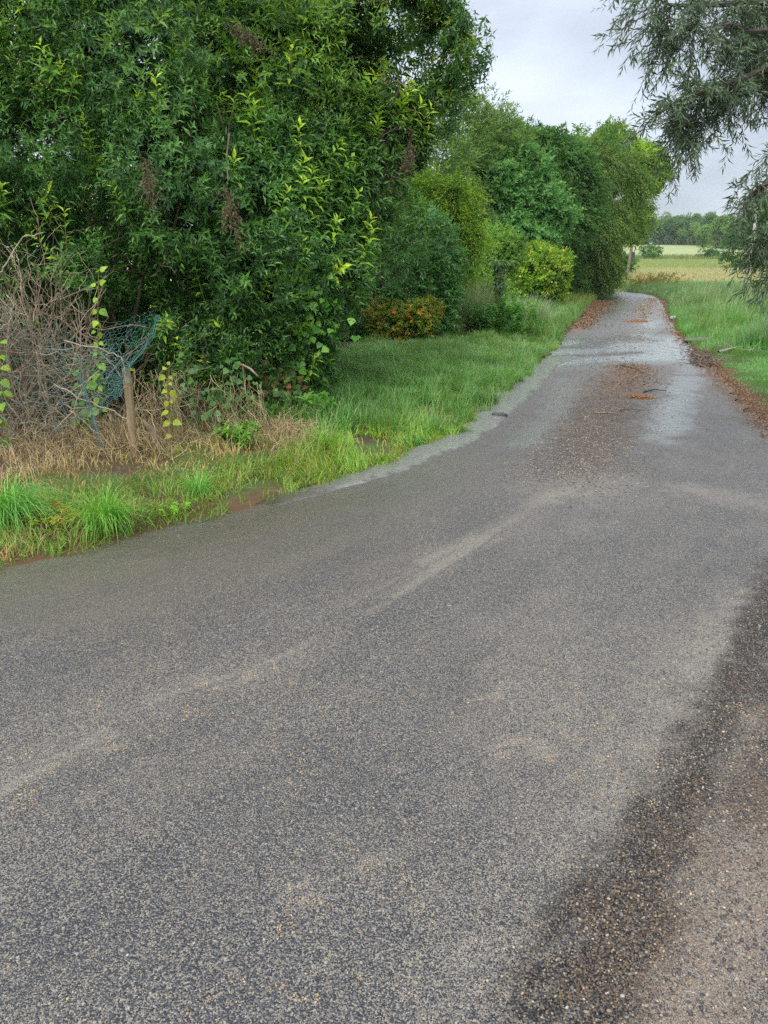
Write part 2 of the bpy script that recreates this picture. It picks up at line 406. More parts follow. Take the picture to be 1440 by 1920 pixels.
# ------------------------------------------------------------------ road
# the sealed surface: stone chips in a sandy, partly wet binder; masks: sand film, water film, loose grit / litter stain
def px_line(pts): return np.array([gr(*q) for q in pts])
v = np.concatenate([np.linspace(0, 1, 26)[:-1], ])
def resample(PL, tt):
    s = np.arange(len(PL)); return np.stack([np.interp(tt, s, PL[:, 0]), np.interp(tt, s, PL[:, 1])], -1)
tt = np.concatenate([np.linspace(0, 1, 24)[:-1], np.linspace(1, 11, 420)[:-1], np.linspace(11, 15, 170)[:-1], np.linspace(15, 20, 90)[:-1], np.linspace(20, 24, 30)])
A_ = resample(LE, tt); B_ = resample(RE, tt)
uu = np.linspace(0, 1, 240)
XY = A_[:, None] * (1 - uu)[None, :, None] + B_[:, None] * uu[None, :, None]
X, Y = XY[..., 0], XY[..., 1]
ej = (fbm(X * 3.1, Y * 3.1, 3) - .5) * .28 * (np.maximum(0, 1 - np.minimum(uu, 1 - uu)[None] / .06))
X = X + ej
sdl = seg_dist(X, Y, LE); sdr = seg_dist(X, Y, RE)
Z = .012 + prof(Y) + .03 * ss(0, 1.2, np.minimum(sdl, sdr)) + (fbm(X * .5, Y * .5, 3) - .5) * .02
ROAD_Z = lambda x, y: .012 + prof(y) + .03 * ss(0, 1.2, np.minimum(seg_dist(x, y, LE), seg_dist(x, y, RE))) + (fbm(x * .5, y * .5, 3) - .5) * .02
n1 = fbm(X * 1.3, Y * 1.3, 4); n2 = fbm(X * 6, Y * 6, 4); n4 = fbm(X * .45 + 40, Y * .45, 3); n5 = fbm(X * 16, Y * 16, 3)
def streak(pts, wd, soft=.5):
    d = seg_dist(X, Y, px_line(pts)) + (n2 - .5) * wd * 1.6 + (n5 - .5) * wd * 1.1
    return ss(wd * (1 + soft), wd * (1 - soft), d)
sand = .2 + .3 * (n1 - .5) + .25 * (n2 - .5) + .25 * (n4 - .5)
q0, q1 = np.array(gr(60, 1472)), np.array(gr(1060, 925)); dq = (q1 - q0) / np.linalg.norm(q1 - q0)
al = X * dq[0] + Y * dq[1]; ac = -X * dq[1] + Y * dq[0]
comb = ss(.47, .62, fbm(al * 1.1, ac * 15, 3)); comb2 = ss(.42, .62, fbm(al * .9 + 7, ac * 6, 4))
tr = [(-60, 1540), (60, 1472), (180, 1400), (330, 1310), (480, 1270), (560, 1232), (700, 1160), (870, 1045), (1000, 960), (1060, 925)]
sand += .55 * streak(tr, .03) * ss(.36, .56, n5) * (.4 + .6 * comb2) + .3 * streak(tr, .13, .9) * comb
sand += .32 * streak([(800, 1060), (910, 1025)], .08, .9) * (.35 + .65 * comb) + .2 * streak([(0, 1610), (130, 1530), (300, 1440)], .03, .9)
sand += .12 * (comb2 - .4) * ss(9, 4, Y)
sand += .42 * (.4 + .6 * ss(.35, .6, n5)) * streak([(1390, 1120), (1310, 1250), (1230, 1400), (1140, 1510), (1020, 1680), (880, 1880)], .14, .8)
sand += .62 * streak([(1430, 1500), (1390, 1650), (1330, 1800), (1280, 1960)], .13, .9)
sand += .3 * streak([(1020, 930), (1130, 915)], .3) + .35 * streak([(1310, 930), (1400, 950)], .2)
wig = np.abs(fbm(X * 3.3 + 3, Y * 3.3 + 8, 3) - .5) + .02 * ss(.52, .42, n2)
near = ss(4.5, 2.2, Y)
sand += near * .4 * ss(.018, .005, wig) * ss(.46, .58, n1)
sand += .12 * ss(.35, .05, sdr) 
gritm0 = 0; gritm = streak([(1500, 1040), (1440, 1150), (1390, 1300), (1310, 1430), (1230, 1600), (1140, 1740), (1060, 1930)], .115, .7) * ss(.25, .5, n5 + .15)
gritm = np.maximum(gritm, .75 * streak([(1500, 1280), (1440, 1420), (1390, 1560)], .12, .7))
midg = streak([(1185, 690), (1150, 740), (1120, 800), (1095, 860), (1070, 925)], .36, .6) * ss(.28, .5, n2 + .35 * n1) * ss(5.2, 7.6, Y + 1.5 * (n2 - .5))
bandm = gritm + 0; gritm = np.maximum(gritm, .68 * midg)
gritm = np.maximum(gritm, .5 * ss(.35, .1, sdr + (n1 - .5) * .5) * ss(5, 8, Y) * ss(26, 16, Y))
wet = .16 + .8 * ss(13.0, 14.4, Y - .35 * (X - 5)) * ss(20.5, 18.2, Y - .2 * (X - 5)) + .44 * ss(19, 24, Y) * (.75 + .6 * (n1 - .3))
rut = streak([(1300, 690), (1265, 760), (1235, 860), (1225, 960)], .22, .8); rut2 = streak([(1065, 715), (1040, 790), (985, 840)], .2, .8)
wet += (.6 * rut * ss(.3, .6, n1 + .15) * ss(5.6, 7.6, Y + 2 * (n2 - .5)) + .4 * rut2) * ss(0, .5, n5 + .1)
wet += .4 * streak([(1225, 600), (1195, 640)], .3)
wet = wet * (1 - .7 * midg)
olive = ss(1.35, .1, sdl + (n1 - .5) * .9) * ss(8.5, 6, Y) * ss(-4.5, -3, X)
olive = np.maximum(olive, .8 * ss(.02, .1, n4 - .42) * ss(1.9, .4, sdl) * ss(6, 4.8, Y))
wet += .42 * olive
mossl = np.maximum(streak([(1040, 651), (1100, 653), (1140, 641), (1166, 633), (1182, 641)], .30, .6), streak([(1055, 669), (1120, 670), (1190, 664)], .24, .6))
mossl = np.maximum(mossl, streak([(1150, 640), (1172, 636), (1195, 640)], .6, .6)) * ss(.25, .45, n5)
wet = wet * (1 - .75 * mossl); sand = sand * (1 - mossl)
litter = np.maximum(midg * (.42 + .4 * ss(9, 11, Y)), .8 * streak([(1212, 575), (1200, 610), (1185, 640)], .35) * ss(.4, .6, n2))
litter = np.maximum(litter, .46 * streak([(1440, 1330), (1370, 1500), (1290, 1640), (1200, 1800), (1150, 1960)], .22, .9) * ss(.3, .55, n5))
litter = np.maximum(litter, .46 * streak([(1430, 1560), (1390, 1700), (1330, 1960)], .2, .9))
litter = np.maximum(litter, .7 * ss(.35, .1, sdr + (n1 - .5) * .6) * ss(7, 9, Y)); litter = np.maximum(litter, ss(.55, .2, sdl + (n1 - .5) * .4) * ss(20, 22, Y))
cl = lambda q: np.clip(q, 0, 1)
sand = sand * (1 - .5 * gritm) - .25 * ss(.45, .8, wet)
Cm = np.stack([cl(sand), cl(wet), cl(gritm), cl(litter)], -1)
MASK2 = cl(olive) + 1.2 * mossl
def road_material():
    m, t, N, K = mat('chip_sealed_road')
    def math_(op, a, b=None, c=None):
        n = N.new('ShaderNodeMath'); n.operation = op
        for i, q in enumerate((a, b, c)):
            if q is None: continue
            if isinstance(q, (int, float)): n.inputs[i].default_value = q
            else: K(q, n.inputs[i])
        return n.outputs[0]
    def mapr(x, a, b, c=0, d=1):
        n = N.new('ShaderNodeMapRange'); K(x, n.inputs[0])
        for i, q in enumerate((a, b, c, d)): n.inputs[i + 1].default_value = q
        return n.outputs[0]
    def mixc(f, a, b):
        n = N.new('ShaderNodeMix'); n.data_type = 'RGBA'
        for i, q in ((0, f), (6, a), (7, b)):
            if isinstance(q, (int, float)): n.inputs[i].default_value = q
            elif isinstance(q, tuple): n.inputs[i].default_value = (*q, 1)
            else: K(q, n.inputs[i])
        return n.outputs[2]
    a = N.new('ShaderNodeAttribute'); a.attribute_name = 'col'; s = N.new('ShaderNodeSeparateColor'); K(a.outputs['Color'], s.inputs[0])
    sand, wet, grit, lit = s.outputs[0], s.outputs[1], s.outputs[2], a.outputs['Alpha']
    a2 = N.new('ShaderNodeAttribute'); a2.attribute_name = 'silt'; silt = a2.outputs['Fac']
    tcn = N.new('ShaderNodeTexCoord'); co = tcn.outputs['Object']
    vo = N.new('ShaderNodeTexVoronoi'); vo.inputs['Scale'].default_value = 235; K(co, vo.inputs['Vector'])
    sp = N.new('ShaderNodeSeparateColor'); K(vo.outputs['Color'], sp.inputs[0])
    vs = N.new('ShaderNodeTexVoronoi'); vs.inputs['Scale'].default_value = 480; K(co, vs.inputs['Vector'])
    sp2 = N.new('ShaderNodeSeparateColor'); K(vs.outputs['Color'], sp2.inputs[0])
    rc = N.new('ShaderNodeValToRGB'); e = rc.color_ramp.elements
    e[0].position = 0; e[0].color = (.014, .015, .018, 1); e[1].position = 1; e[1].color = (.30, .28, .25, 1)
    for po, c in ((.35, (.023, .027, .035)), (.62, (.05, .056, .067)), (.82, (.12, .112, .10)), (.93, (.25, .2, .135))):
        q = e.new(po); q.color = (*c, 1)
    K(sp.outputs[0], rc.inputs[0])
    rs = N.new('ShaderNodeValToRGB'); e = rs.color_ramp.elements
    e[0].position = 0; e[0].color = (.058, .053, .047, 1); e[1].position = 1; e[1].color = (.37, .30, .215, 1)
    q = e.new(.5); q.color = (.122, .113, .10, 1)
    K(sp2.outputs[1], rs.inputs[0])
    nz = N.new('ShaderNodeTexNoise'); nz.inputs['Scale'].default_value = 110; nz.inputs['Detail'].default_value = 4; K(co, nz.inputs['Vector'])
    # how far the sandy binder climbs over each chip
    lev = math_('ADD', sand, mapr(nz.outputs['Fac'], .25, .75, -.2, .2))
    dist = math_('MULTIPLY', vo.outputs['Distance'], 1.45)
    chip = math_('SUBTRACT', math_('SUBTRACT', 1.0, dist), math_('MULTIPLY', lev, .82))
    chip = math_('ADD', chip, mapr(sp.outputs[2], 0, 1, -.22, .22))
    f = mapr(chip, -.02, .14)
    col = mixc(f, rs.outputs[0], rc.outputs[0])
    vb = N.new('ShaderNodeTexVoronoi'); vb.inputs['Scale'].default_value = 92; K(co, vb.inputs['Vector']); sb = N.new('ShaderNodeSeparateColor'); K(vb.outputs['Color'], sb.inputs[0])
    big = N.new('ShaderNodeValToRGB'); e = big.color_ramp.elements; e[0].position = 0; e[0].color = (.02, .023, .03, 1); e[1].position = 1; e[1].color = (.36, .30, .22, 1); q = e.new(.55); q.color = (.07, .072, .078, 1)
    K(sb.outputs[1], big.inputs[0])
    col = mixc(math_('MULTIPLY', math_('GREATER_THAN', sb.outputs[0], .8), mapr(vb.outputs['Distance'], .45, .3)), col, big.outputs[0])
    # black wet binder with loose pale stones
    dk = N.new('ShaderNodeValToRGB'); e = dk.color_ramp.elements
    e[0].position = .3; e[0].color = (.008, .0075, .0075, 1); e[1].position = 1; e[1].color = (.3, .25, .18, 1); q = e.new(.72); q.color = (.035, .031, .028, 1)
    K(sp.outputs[1], dk.inputs[0])
    col = mixc(math_('MULTIPLY', mapr(math_('ADD', grit, mapr(nz.outputs['Fac'], .3, .7, -.25, .25)), .2, .85), .78), col, dk.outputs[0])
    br = mixc(sp2.outputs[0], (.09, .055, .033), (.24, .15, .085))
    col = mixc(math_('MULTIPLY', mapr(math_('ADD', lit, mapr(sp.outputs[1], 0, 1, -.45, .35)), .3, .6), .7), col, br)
    col = mixc(math_('MINIMUM', math_('MULTIPLY', silt, .45), .9), col, mixc(mapr(silt, 1.0, 1.2), (.085, .066, .034), (.022, .028, .012)))
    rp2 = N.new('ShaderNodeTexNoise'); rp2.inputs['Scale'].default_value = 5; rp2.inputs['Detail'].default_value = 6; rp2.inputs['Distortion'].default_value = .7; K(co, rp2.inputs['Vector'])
    col = mixc(math_('MULTIPLY', mapr(wet, .74, .95, 0, .85), mapr(rp2.outputs['Fac'], .3, .5)), col, (.37, .385, .40))   # sky reflection on the wet crossing, painted pale grey into the base colour
    wd = mapr(wet, 0, 1, 1.0, .8)
    vm_ = N.new('ShaderNodeVectorMath'); vm_.operation = 'SCALE'; K(col, vm_.inputs[0]); K(wd, vm_.inputs['Scale'])
    p = N.new('ShaderNodeBsdfPrincipled'); K(vm_.outputs[0], p.inputs['Base Color'])
    K(mapr(wet, .12, .85, .6, .16), p.inputs['Roughness']); K(math_('SUBTRACT', mapr(wet, .2, .8, .42, 1), math_('MULTIPLY', grit, .3)), p.inputs['Specular IOR Level'])
    b = N.new('ShaderNodeBump'); b.inputs['Distance'].default_value = .004
    K(mapr(wet, .3, .9, .8, .05), b.inputs['Strength']); K(math_('MULTIPLY', f, math_('SUBTRACT', 1.0, vo.outputs['Distance'])), b.inputs['Height'])
    rip = N.new('ShaderNodeTexNoise'); rip.inputs['Scale'].default_value = 12; rip.inputs['Detail'].default_value = 4; rip.inputs['Roughness'].default_value = .6; K(co, rip.inputs['Vector'])
    b2 = N.new('ShaderNodeBump'); b2.inputs['Distance'].default_value = .03; K(mapr(wet, .5, .9, .15, 1), b2.inputs['Strength']); K(rip.outputs['Fac'], b2.inputs['Height']); K(b.outputs[0], b2.inputs['Normal'])
    K(b2.outputs[0], p.inputs['Normal']); K(b2.outputs[0], p.inputs['Coat Normal']); K(mapr(wet, .3, .85, 0, 1), p.inputs['Coat Weight']); p.inputs['Coat Roughness'].default_value = .14; p.inputs['Coat IOR'].default_value = 1.6
    o = N.new('ShaderNodeOutputMaterial'); K(p.outputs[0], o.inputs[0])
    return m
M_ROAD = road_material()
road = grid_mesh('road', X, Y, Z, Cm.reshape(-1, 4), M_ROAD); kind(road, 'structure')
sa = road.data.attributes.new('silt', 'FLOAT', 'POINT'); sa.data.foreach_set('value', MASK2.astype(np.float32).ravel())

# ------------------------------------------------------------------ running water in the gutter
def water_material():
    m, t, N, K = mat('running_water')
    tcn = N.new('ShaderNodeTexCoord')
    mpn = N.new('ShaderNodeMapping'); mpn.inputs['Scale'].default_value = (.6, 2.2, 1); mpn.inputs['Rotation'].default_value = (0, 0, R(25))
    g = N.new('ShaderNodeTexNoise'); g.inputs['Scale'].default_value = 26; g.inputs['Detail'].default_value = 3; g.inputs['Roughness'].default_value = .6; g.inputs['Distortion'].default_value = .6
    K(tcn.outputs['Object'], mpn.inputs[0]); K(mpn.outputs[0], g.inputs['Vector'])
    g3 = N.new('ShaderNodeTexNoise'); g3.inputs['Scale'].default_value = 30; g3.inputs['Detail'].default_value = 6; g3.inputs['Distortion'].default_value = .4; K(mpn.outputs[0], g3.inputs['Vector'])
    rp = N.new('ShaderNodeValToRGB'); e = rp.color_ramp.elements; e[0].position = .35; e[0].color = (.12, .112, .09, 1); e[1].position = .66; e[1].color = (.22, .215, .2, 1); q = e.new(.5); q.color = (.17, .162, .145, 1)
    K(g3.outputs['Fac'], rp.inputs[0])
    at_ = N.new('ShaderNodeAttribute'); at_.attribute_name = 'col'; mu = N.new('ShaderNodeMix'); mu.data_type = 'RGBA'; K(at_.outputs['Fac'], mu.inputs[0]); mu.inputs[6].default_value = (.05, .04, .024, 1); K(rp.outputs[0], mu.inputs[7])
    p = N.new('ShaderNodeBsdfPrincipled'); K(mu.outputs[2], p.inputs['Base Color']); p.inputs['Roughness'].default_value = .08; p.inputs['Specular IOR Level'].default_value = .9; p.inputs['IOR'].default_value = 1.45
    b = N.new('ShaderNodeBump'); b.inputs['Strength'].default_value = 1; b.inputs['Distance'].default_value = .013; K(g.outputs['Fac'], b.inputs['Height']); K(b.outputs[0], p.inputs['Normal'])
    o = N.new('ShaderNodeOutputMaterial'); K(p.outputs[0], o.inputs[0]); return m
M_WATER = water_material()
# stream centre line from the wet crossing down the left edge of the road (pixel, half width)
ST = [((1120, 668), .30), ((1035, 676), .28), ((985, 716), .26), ((945, 758), .24), ((905, 795), .24), ((860, 826), .21), ((800, 850), .18), ((740, 878), .15), ((680, 896), .13), ((620, 914), .11), ((540, 938), .10), ((450, 960), .08)]
cl_ = np.array([gr(*q[0]) for q in ST]); hw = np.array([q[1] for q in ST])
s_ = np.linspace(0, len(ST) - 1, 260); cx = np.interp(s_, np.arange(len(ST)), cl_[:, 0]); cyy = np.interp(s_, np.arange(len(ST)), cl_[:, 1]); hh = np.interp(s_, np.arange(len(ST)), hw)
k_ = np.ones(21) / 21
def smooth(a): return np.convolve(np.pad(a, 10, mode='edge'), k_, 'valid')
cx, cyy = smooth(cx), smooth(cyy)
tx, ty = np.gradient(cx), np.gradient(cyy); ln = np.hypot(tx, ty); tx /= ln; ty /= ln
u = np.linspace(-1, 1, 18)[None]
wl = hh[:, None] * (1.25 + .9 * (fbm(s_[:, None] * 2.2 + np.where(u > 0, 50, 0), u * 0 + 3, 3) - .5))
X = cx[:, None] + ty[:, None] * u * wl * -1; Y = cyy[:, None] + tx[:, None] * u * wl
Z = .032 + prof(Y) - .034 * np.abs(u) ** 4 - .05 * ss(238, 259, np.arange(260.))[:, None] - .03 * ss(14, 0, np.arange(260.))[:, None]
kind(grid_mesh('gutter_water', X, Y, Z, np.repeat((ss(1.0, .55, np.abs(u) + (fbm(X * 11, Y * 11, 3) - .5) * .6) * ss(252, 190, np.arange(260.))[:, None]).reshape(-1, 1), 3, 1), M_WATER), 'structure')
# ------------------------------------------------------------------ near bushes on the left
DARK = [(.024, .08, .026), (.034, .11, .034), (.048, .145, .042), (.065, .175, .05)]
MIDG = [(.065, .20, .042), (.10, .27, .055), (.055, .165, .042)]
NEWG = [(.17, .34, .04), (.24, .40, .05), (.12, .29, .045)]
BARKC = (.10, .075, .05)
def near_bush(name, label, base, lobes, seed, n_dark, n_mid, n_new, leaf, depth=.34, new_bias=None, gap=.2):
    rg = np.random.default_rng(seed)
    root = thing(name, label, 'bush', base)
    mb = MB(); limbs(mb, rg, base, lobes, .035, BARKC, .8, 4); mb.build('branch', M_BARK, root)
    mb = MB()
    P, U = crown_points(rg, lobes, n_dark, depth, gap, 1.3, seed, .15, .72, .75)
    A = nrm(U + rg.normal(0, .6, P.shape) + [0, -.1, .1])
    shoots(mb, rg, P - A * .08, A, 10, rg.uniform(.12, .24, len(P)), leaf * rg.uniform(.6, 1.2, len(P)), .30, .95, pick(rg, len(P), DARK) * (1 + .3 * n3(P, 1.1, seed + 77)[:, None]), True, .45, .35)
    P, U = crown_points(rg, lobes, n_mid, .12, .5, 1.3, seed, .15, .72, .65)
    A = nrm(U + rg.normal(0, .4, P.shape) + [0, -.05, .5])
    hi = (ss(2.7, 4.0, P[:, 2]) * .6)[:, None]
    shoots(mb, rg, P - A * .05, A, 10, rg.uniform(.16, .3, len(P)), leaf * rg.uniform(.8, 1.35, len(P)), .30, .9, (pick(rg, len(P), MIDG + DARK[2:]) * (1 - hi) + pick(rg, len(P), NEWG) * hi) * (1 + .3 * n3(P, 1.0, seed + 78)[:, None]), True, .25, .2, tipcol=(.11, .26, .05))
    mb.build('crown', M_LEAF, root)
    mb = MB()
    P, U = crown_points(rg, lobes, n_new * 4, .03, .5, 1.3, seed, .02, .72, .55)
    if new_bias is not None: P, U = P[new_bias(P)], U[new_bias(P)]
    P, U = P[:n_new], U[:n_new]
    A = nrm(U * .5 + rg.normal(0, .3, P.shape) + [0, -.1, 1.0])
    ln = rg.uniform(.2, .5, len(P))
    for q in range(len(P)):
        tube(mb, np.stack([P[q] - A[q] * .1, P[q] + A[q] * ln[q] * .5, P[q] + A[q] * ln[q]]), [.004, .003, .001], (.12, .2, .05), 3)
    shoots(mb, rg, P, A, 14, ln, leaf * 1.6, .33, 1.2, pick(rg, len(P), NEWG + [(.12, .29, .05)]), True, .05, .1, tipcol=(.42, .6, .06))
    mb.build('young_shoot', M_SOFT, root)
    return root, lobes, rg

LA = [lob(40, 60, 9.0, 1.3, 1.1), lob(230, 200, 8.4, 1.1), lob(40, 330, 7.8, 1.1), lob(300, 390, 7.9, 1.0), lob(150, 520, 7.3, .75, .7), lob(400, 40, 9.4, 1.4),
      lob(430, 560, 7.9, .75, .9), lob(300, 620, 7.5, .6, .55), lob(-140, 180, 8.6, 1.4), lob(-160, 520, 7.3, 1.0), lob(480, 690, 8.1, .55, .6), lob(200, -60, 10.4, 1.4), lob(-50, 620, 7.3, .7), lob(380, 720, 8.0, .5, .5),
      lob(130, 700, 8.2, 1.0, .8), lob(-150, 760, 8.0, 1.0, .8), lob(400, 745, 7.5, .26, .3), lob(350, 670, 7.3, .3, .3), lob(470, 780, 7.5, .22, .26), lob(545, 770, 7.7, .25, .3), lob(430, 660, 7.4, .35, .3)]
LB = [lob(560, 130, 10.0, 1.35), lob(690, 90, 10.1, 1.0), lob(785, 95, 9.8, .62, .55), lob(826, 110, 9.8, .4, .46), lob(850, 105, 9.8, .26, .32), lob(832, 55, 9.8, .34, .38), lob(815, 150, 9.8, .42, .4), lob(800, 60, 9.8, .5, .5), lob(828, 190, 9.9, .34, .3), lob(825, 20, 10, .3, .4), lob(790, 270, 9.9, .3, .3), lob(640, 300, 9.5, .95), lob(570, 440, 9.0, .9), lob(530, 580, 8.8, .62, .7), lob(570, 690, 8.9, .34, .5),
      lob(540, -80, 11.4, 1.5), lob(700, -60, 10.9, 1.0), lob(770, -10, 9.8, .5, .6), lob(735, 230, 9.7, .55), lob(700, 350, 9.7, .4, .5), lob(640, 450, 9.5, .5, .55), lob(500, 330, 8.9, .9), lob(790, 210, 9.9, .32, .3), lob(560, 770, 8.6, .3, .35)]
LA += [lob(60, 60, 10.8, 2.0, 1.6), lob(300, 200, 10.2, 1.7), lob(60, 380, 9.7, 1.8, 1.4), lob(300, 500, 9.5, 1.3, 1.2), lob(-200, 300, 10, 2.0), lob(400, 0, 11, 1.7)]
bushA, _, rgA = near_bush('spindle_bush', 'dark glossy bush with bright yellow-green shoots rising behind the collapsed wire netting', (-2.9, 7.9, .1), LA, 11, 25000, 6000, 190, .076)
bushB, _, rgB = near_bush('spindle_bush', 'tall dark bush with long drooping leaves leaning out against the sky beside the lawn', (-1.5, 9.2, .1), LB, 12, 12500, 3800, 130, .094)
def berries(root, lobes, rg, n):
    P, U = crown_points(rg, lobes, n // 4, .05, .4, 1.3, 31, 0)
    P = np.repeat(P, 4, 0) + rg.normal(0, .035, (len(P) * 4, 3)); r = rg.uniform(.004, .0065, len(P))
    o6 = np.array([[1, 0, 0], [-1, 0, 0], [0, 1, 0], [0, -1, 0], [0, 0, 1], [0, 0, -1.]]); f8 = np.array([[0, 2, 4], [2, 1, 4], [1, 3, 4], [3, 0, 4], [2, 0, 5], [1, 2, 5], [3, 1, 5], [0, 3, 5]])
    mb = MB(); mb.add(P[:, None] + o6[None] * r[:, None, None], (np.arange(len(P)) * 6)[:, None, None] + f8[None], np.repeat(pick(rg, len(P), [(.3, .38, .1), (.4, .42, .14), (.2, .3, .08)]), 6, 0))
    b = mb.build('berry', M_SOFT, root, True); b['kind'] = 'stuff'
berries(bushA, LA, rgA, 4200); berries(bushB, LB, rgB, 2200)
def tuft(root, rg, c, r, n=260):
    c = np.array(c); mb = MB(); ax = nrm(np.array([rg.normal(0, .6), -.2, -.7])); t = rg.normal(0, .8, (n, 1))
    P = c + ax * t * r * .9 + rg.normal(0, r * .26, (n, 3)); D = nrm(rg.normal(0, .7, (n, 3)) + [0, -.2, -.6])
    tube(mb, np.stack([c - ax * r * 1.6, c, c + ax * r * 1.5]), [.006, .005, .002], (.12, .08, .05), 4)
    leaves(mb, P, D, nrm(rg.normal(size=(n, 3))), rg.uniform(.2, .5, n) * r, rg.uniform(.004, .012, n), pick(rg, n, [(.17, .115, .07), (.24, .17, .105), (.12, .085, .055), (.10, .11, .05)]), False, .3)
    mb.build('withered_foliage', M_DRY, root)
for px, py, Y, r in [(280, 345, 6.65, .13), (435, 400, 6.7, .15), (60, 640, 6.45, .10)]: tuft(bushA, rgA, at(px, py, Y), r)
for px, py, Y, r in [(465, 70, 7.85, .14), (765, 300, 9.15, .12), (660, 470, 8.95, .12), (527, 535, 8.15, .08), (610, 515, 8.5, .09), (485, 610, 8.15, .09)]: tuft(bushB, rgB, at(px, py, Y), r)

for root, pts, r in ((bushA, [(295, 430, 7.5), (312, 470, 7.4), (318, 495, 7.35)], .014), (bushA, [(430, 250, 7.7), (424, 300, 7.6), (428, 340, 7.5)], .008), (bushB, [(478, 322, 8.1), (462, 355, 8.0), (443, 392, 7.95)], .014), (bushB, [(405, 190, 8.3), (418, 235, 8.2), (424, 275, 8.1)], .009), (bushB, [(440, 190, 8.3), (430, 235, 8.2), (424, 275, 8.1)], .008)):
    mb = MB(); tube(mb, np.array([at(*q) for q in pts]), np.linspace(r, r * .7, len(pts)), (.17, .14, .09), 6); mb.build('bare_branch', M_BARK, root)
# ivy climbing the foot of the bush
rg = np.random.default_rng(21)
def ivy(label, spots, n, pal, lsz):
    c0 = np.mean([at(*s[:3]) for s in spots], 0); root = thing('ivy_plant', label, 'ivy', (c0[0], c0[1], .08))
    mb = MB(); ms = MB()
    for px, py, Y, r in spots:
        c = at(px, py, Y); tube(ms, wob(rg, (c0[0], c0[1] + .1, .05), c + [0, .1, 0], 8, .3), .008, BARKC, 4)
        k = n; P = c + rg.normal(0, 1, (k, 3)) * [r, r * .35, r]; D = nrm(rg.normal(0, .5, (k, 3)) + [0, -.5, -.45]); Nn = nrm(rg.normal(0, .3, (k, 3)) + [0, -.9, .6])
        L_ = lsz * rg.uniform(.6, 1.25, k); C_ = pick(rg, k, pal)
        ovate(mb, P, D, Nn, L_, L_ * .95, C_, .12, .06)
        for sg in (1, -1):   # side lobes
            S = nrm(np.cross(D, Nn)) * sg; leaves(mb, P + D * (L_ * .12)[:, None], nrm(D * .45 + S), Nn, L_ * .62, L_ * .5, C_, True, .1, .05)
    ms.build('stem', M_BARK, root); mb.build('foliage', M_LEAF, root)
ivy('bright green broad-leaved ivy climbing the shaded foot of the bush', [(545, 560, 7.95, .16), (570, 610, 8.0, .16), (540, 650, 8.0, .15), (560, 520, 8.0, .13), (525, 690, 8.0, .12)], 60, [(.05, .19, .03), (.09, .28, .04), (.14, .34, .05)], .085)
ivy('low ivy with a few brown leaves at the grass edge under the bush', [(510, 790, 7.6, .13), (545, 770, 7.8, .10), (490, 730, 7.7, .12), (535, 720, 7.9, .12)], 42, [(.04, .12, .03), (.07, .18, .04), (.05, .09, .035), (.22, .11, .05)], .075)

ivy('dark ivy trailing through the dry stalks right of the bent stub', [(380, 760, 7.0, .16), (420, 810, 6.9, .12), (350, 720, 7.0, .14), (450, 730, 7.1, .16)], 40, [(.03, .10, .03), (.05, .15, .04), (.08, .2, .05)], .06)
# ------------------------------------------------------------------ fence: stake, netting, brushwood
rg = np.random.default_rng(33)
def stake(name, label, base, top, r, c, sides=8, cat='fence post'):
    mb = MB(); pts = np.linspace(base, top, 9); pts[1:-1] += rg.normal(0, r * .12, (7, 3))
    rr = r * (1 + rg.normal(0, .04, 9)); rr[-1] *= .9
    tube(mb, pts, rr, c, sides, True)
    return tag(recentre(mb.build(name, M_WOOD, smooth=False), base), label, cat)
b0 = np.array([*gr(256, 885), .0]); t0 = at(236, 690, b0[1] - .03)
stake('fence_post', 'slim weathered wooden stake holding up the torn green netting', b0, t0, .036, (.27, .20, .115))
# grey dead stub curling beside the stake
mb = MB(); q0 = np.array([*gr(292, 880), .02]); pts = np.array([q0, at(292, 840, q0[1]), at(283, 805, q0[1]), at(268, 790, q0[1]), at(255, 800, q0[1] - .03)])
tube(mb, pts, [.04, .038, .034, .022, .01], (.2, .15, .095), 7, True); tag(recentre(mb.build('dead_stub', M_BARK, smooth=True), q0), 'bent grey stub of dead wood beside the wooden stake', 'tree stump')

# hexagonal plastic coated netting, sagging and torn
def net_patch(mb, corner_top, corner_bot, cell, amp, seed, c, r=.0013):
    rgn = np.random.default_rng(seed); T = np.array(corner_top); B = np.array(corner_bot)
    su = np.linspace(0, 1, len(T)); sb = np.linspace(0, 1, len(B))
    def S(u, v):
        a = np.stack([np.interp(u, su, T[:, k]) for k in range(3)], -1); b = np.stack([np.interp(u, sb, B[:, k]) for k in range(3)], -1)
        p = a * (1 - v)[..., None] + b * v[..., None]
        q = np.stack([fbm(p[..., 0] * 3.2 + 9 * k + seed, p[..., 2] * 3.2, 3) - .5 for k in range(3)], -1)
        q2 = np.stack([fbm(p[..., 0] * 14 + 9 * k + seed, p[..., 2] * 14, 2) - .5 for k in range(3)], -1)
        return p + q * np.array([amp * .8, amp, amp * .8]) + q2 * amp * .3
    wl = np.sum(np.linalg.norm(np.diff(T, axis=0), axis=1)); hl = np.linalg.norm(T.mean(0) - B.mean(0))
    nu = int(wl / cell); nv = int(hl / (cell * .85))
    for j in range(nv):
        for i in range(nu):
            off = .5 * (j % 2)
            P = lambda a, b_: S(np.array([(i + off + a) / nu]), np.array([(j + b_) / nv]))[0]
            A0, A1, A2, A3 = P(0, 0), P(.5, .3), P(1, 0), P(.5, 1.0)
            if rgn.random() < .04: continue
            for e0, e1 in ((A0, A1), (A1, A2), (A1, A3)):
                tube(mb, np.stack([e0, (e0 + e1) / 2 + rgn.normal(0, .002, 3), e1]), r, np.array(c) * rgn.uniform(.7, 1.9), 3)
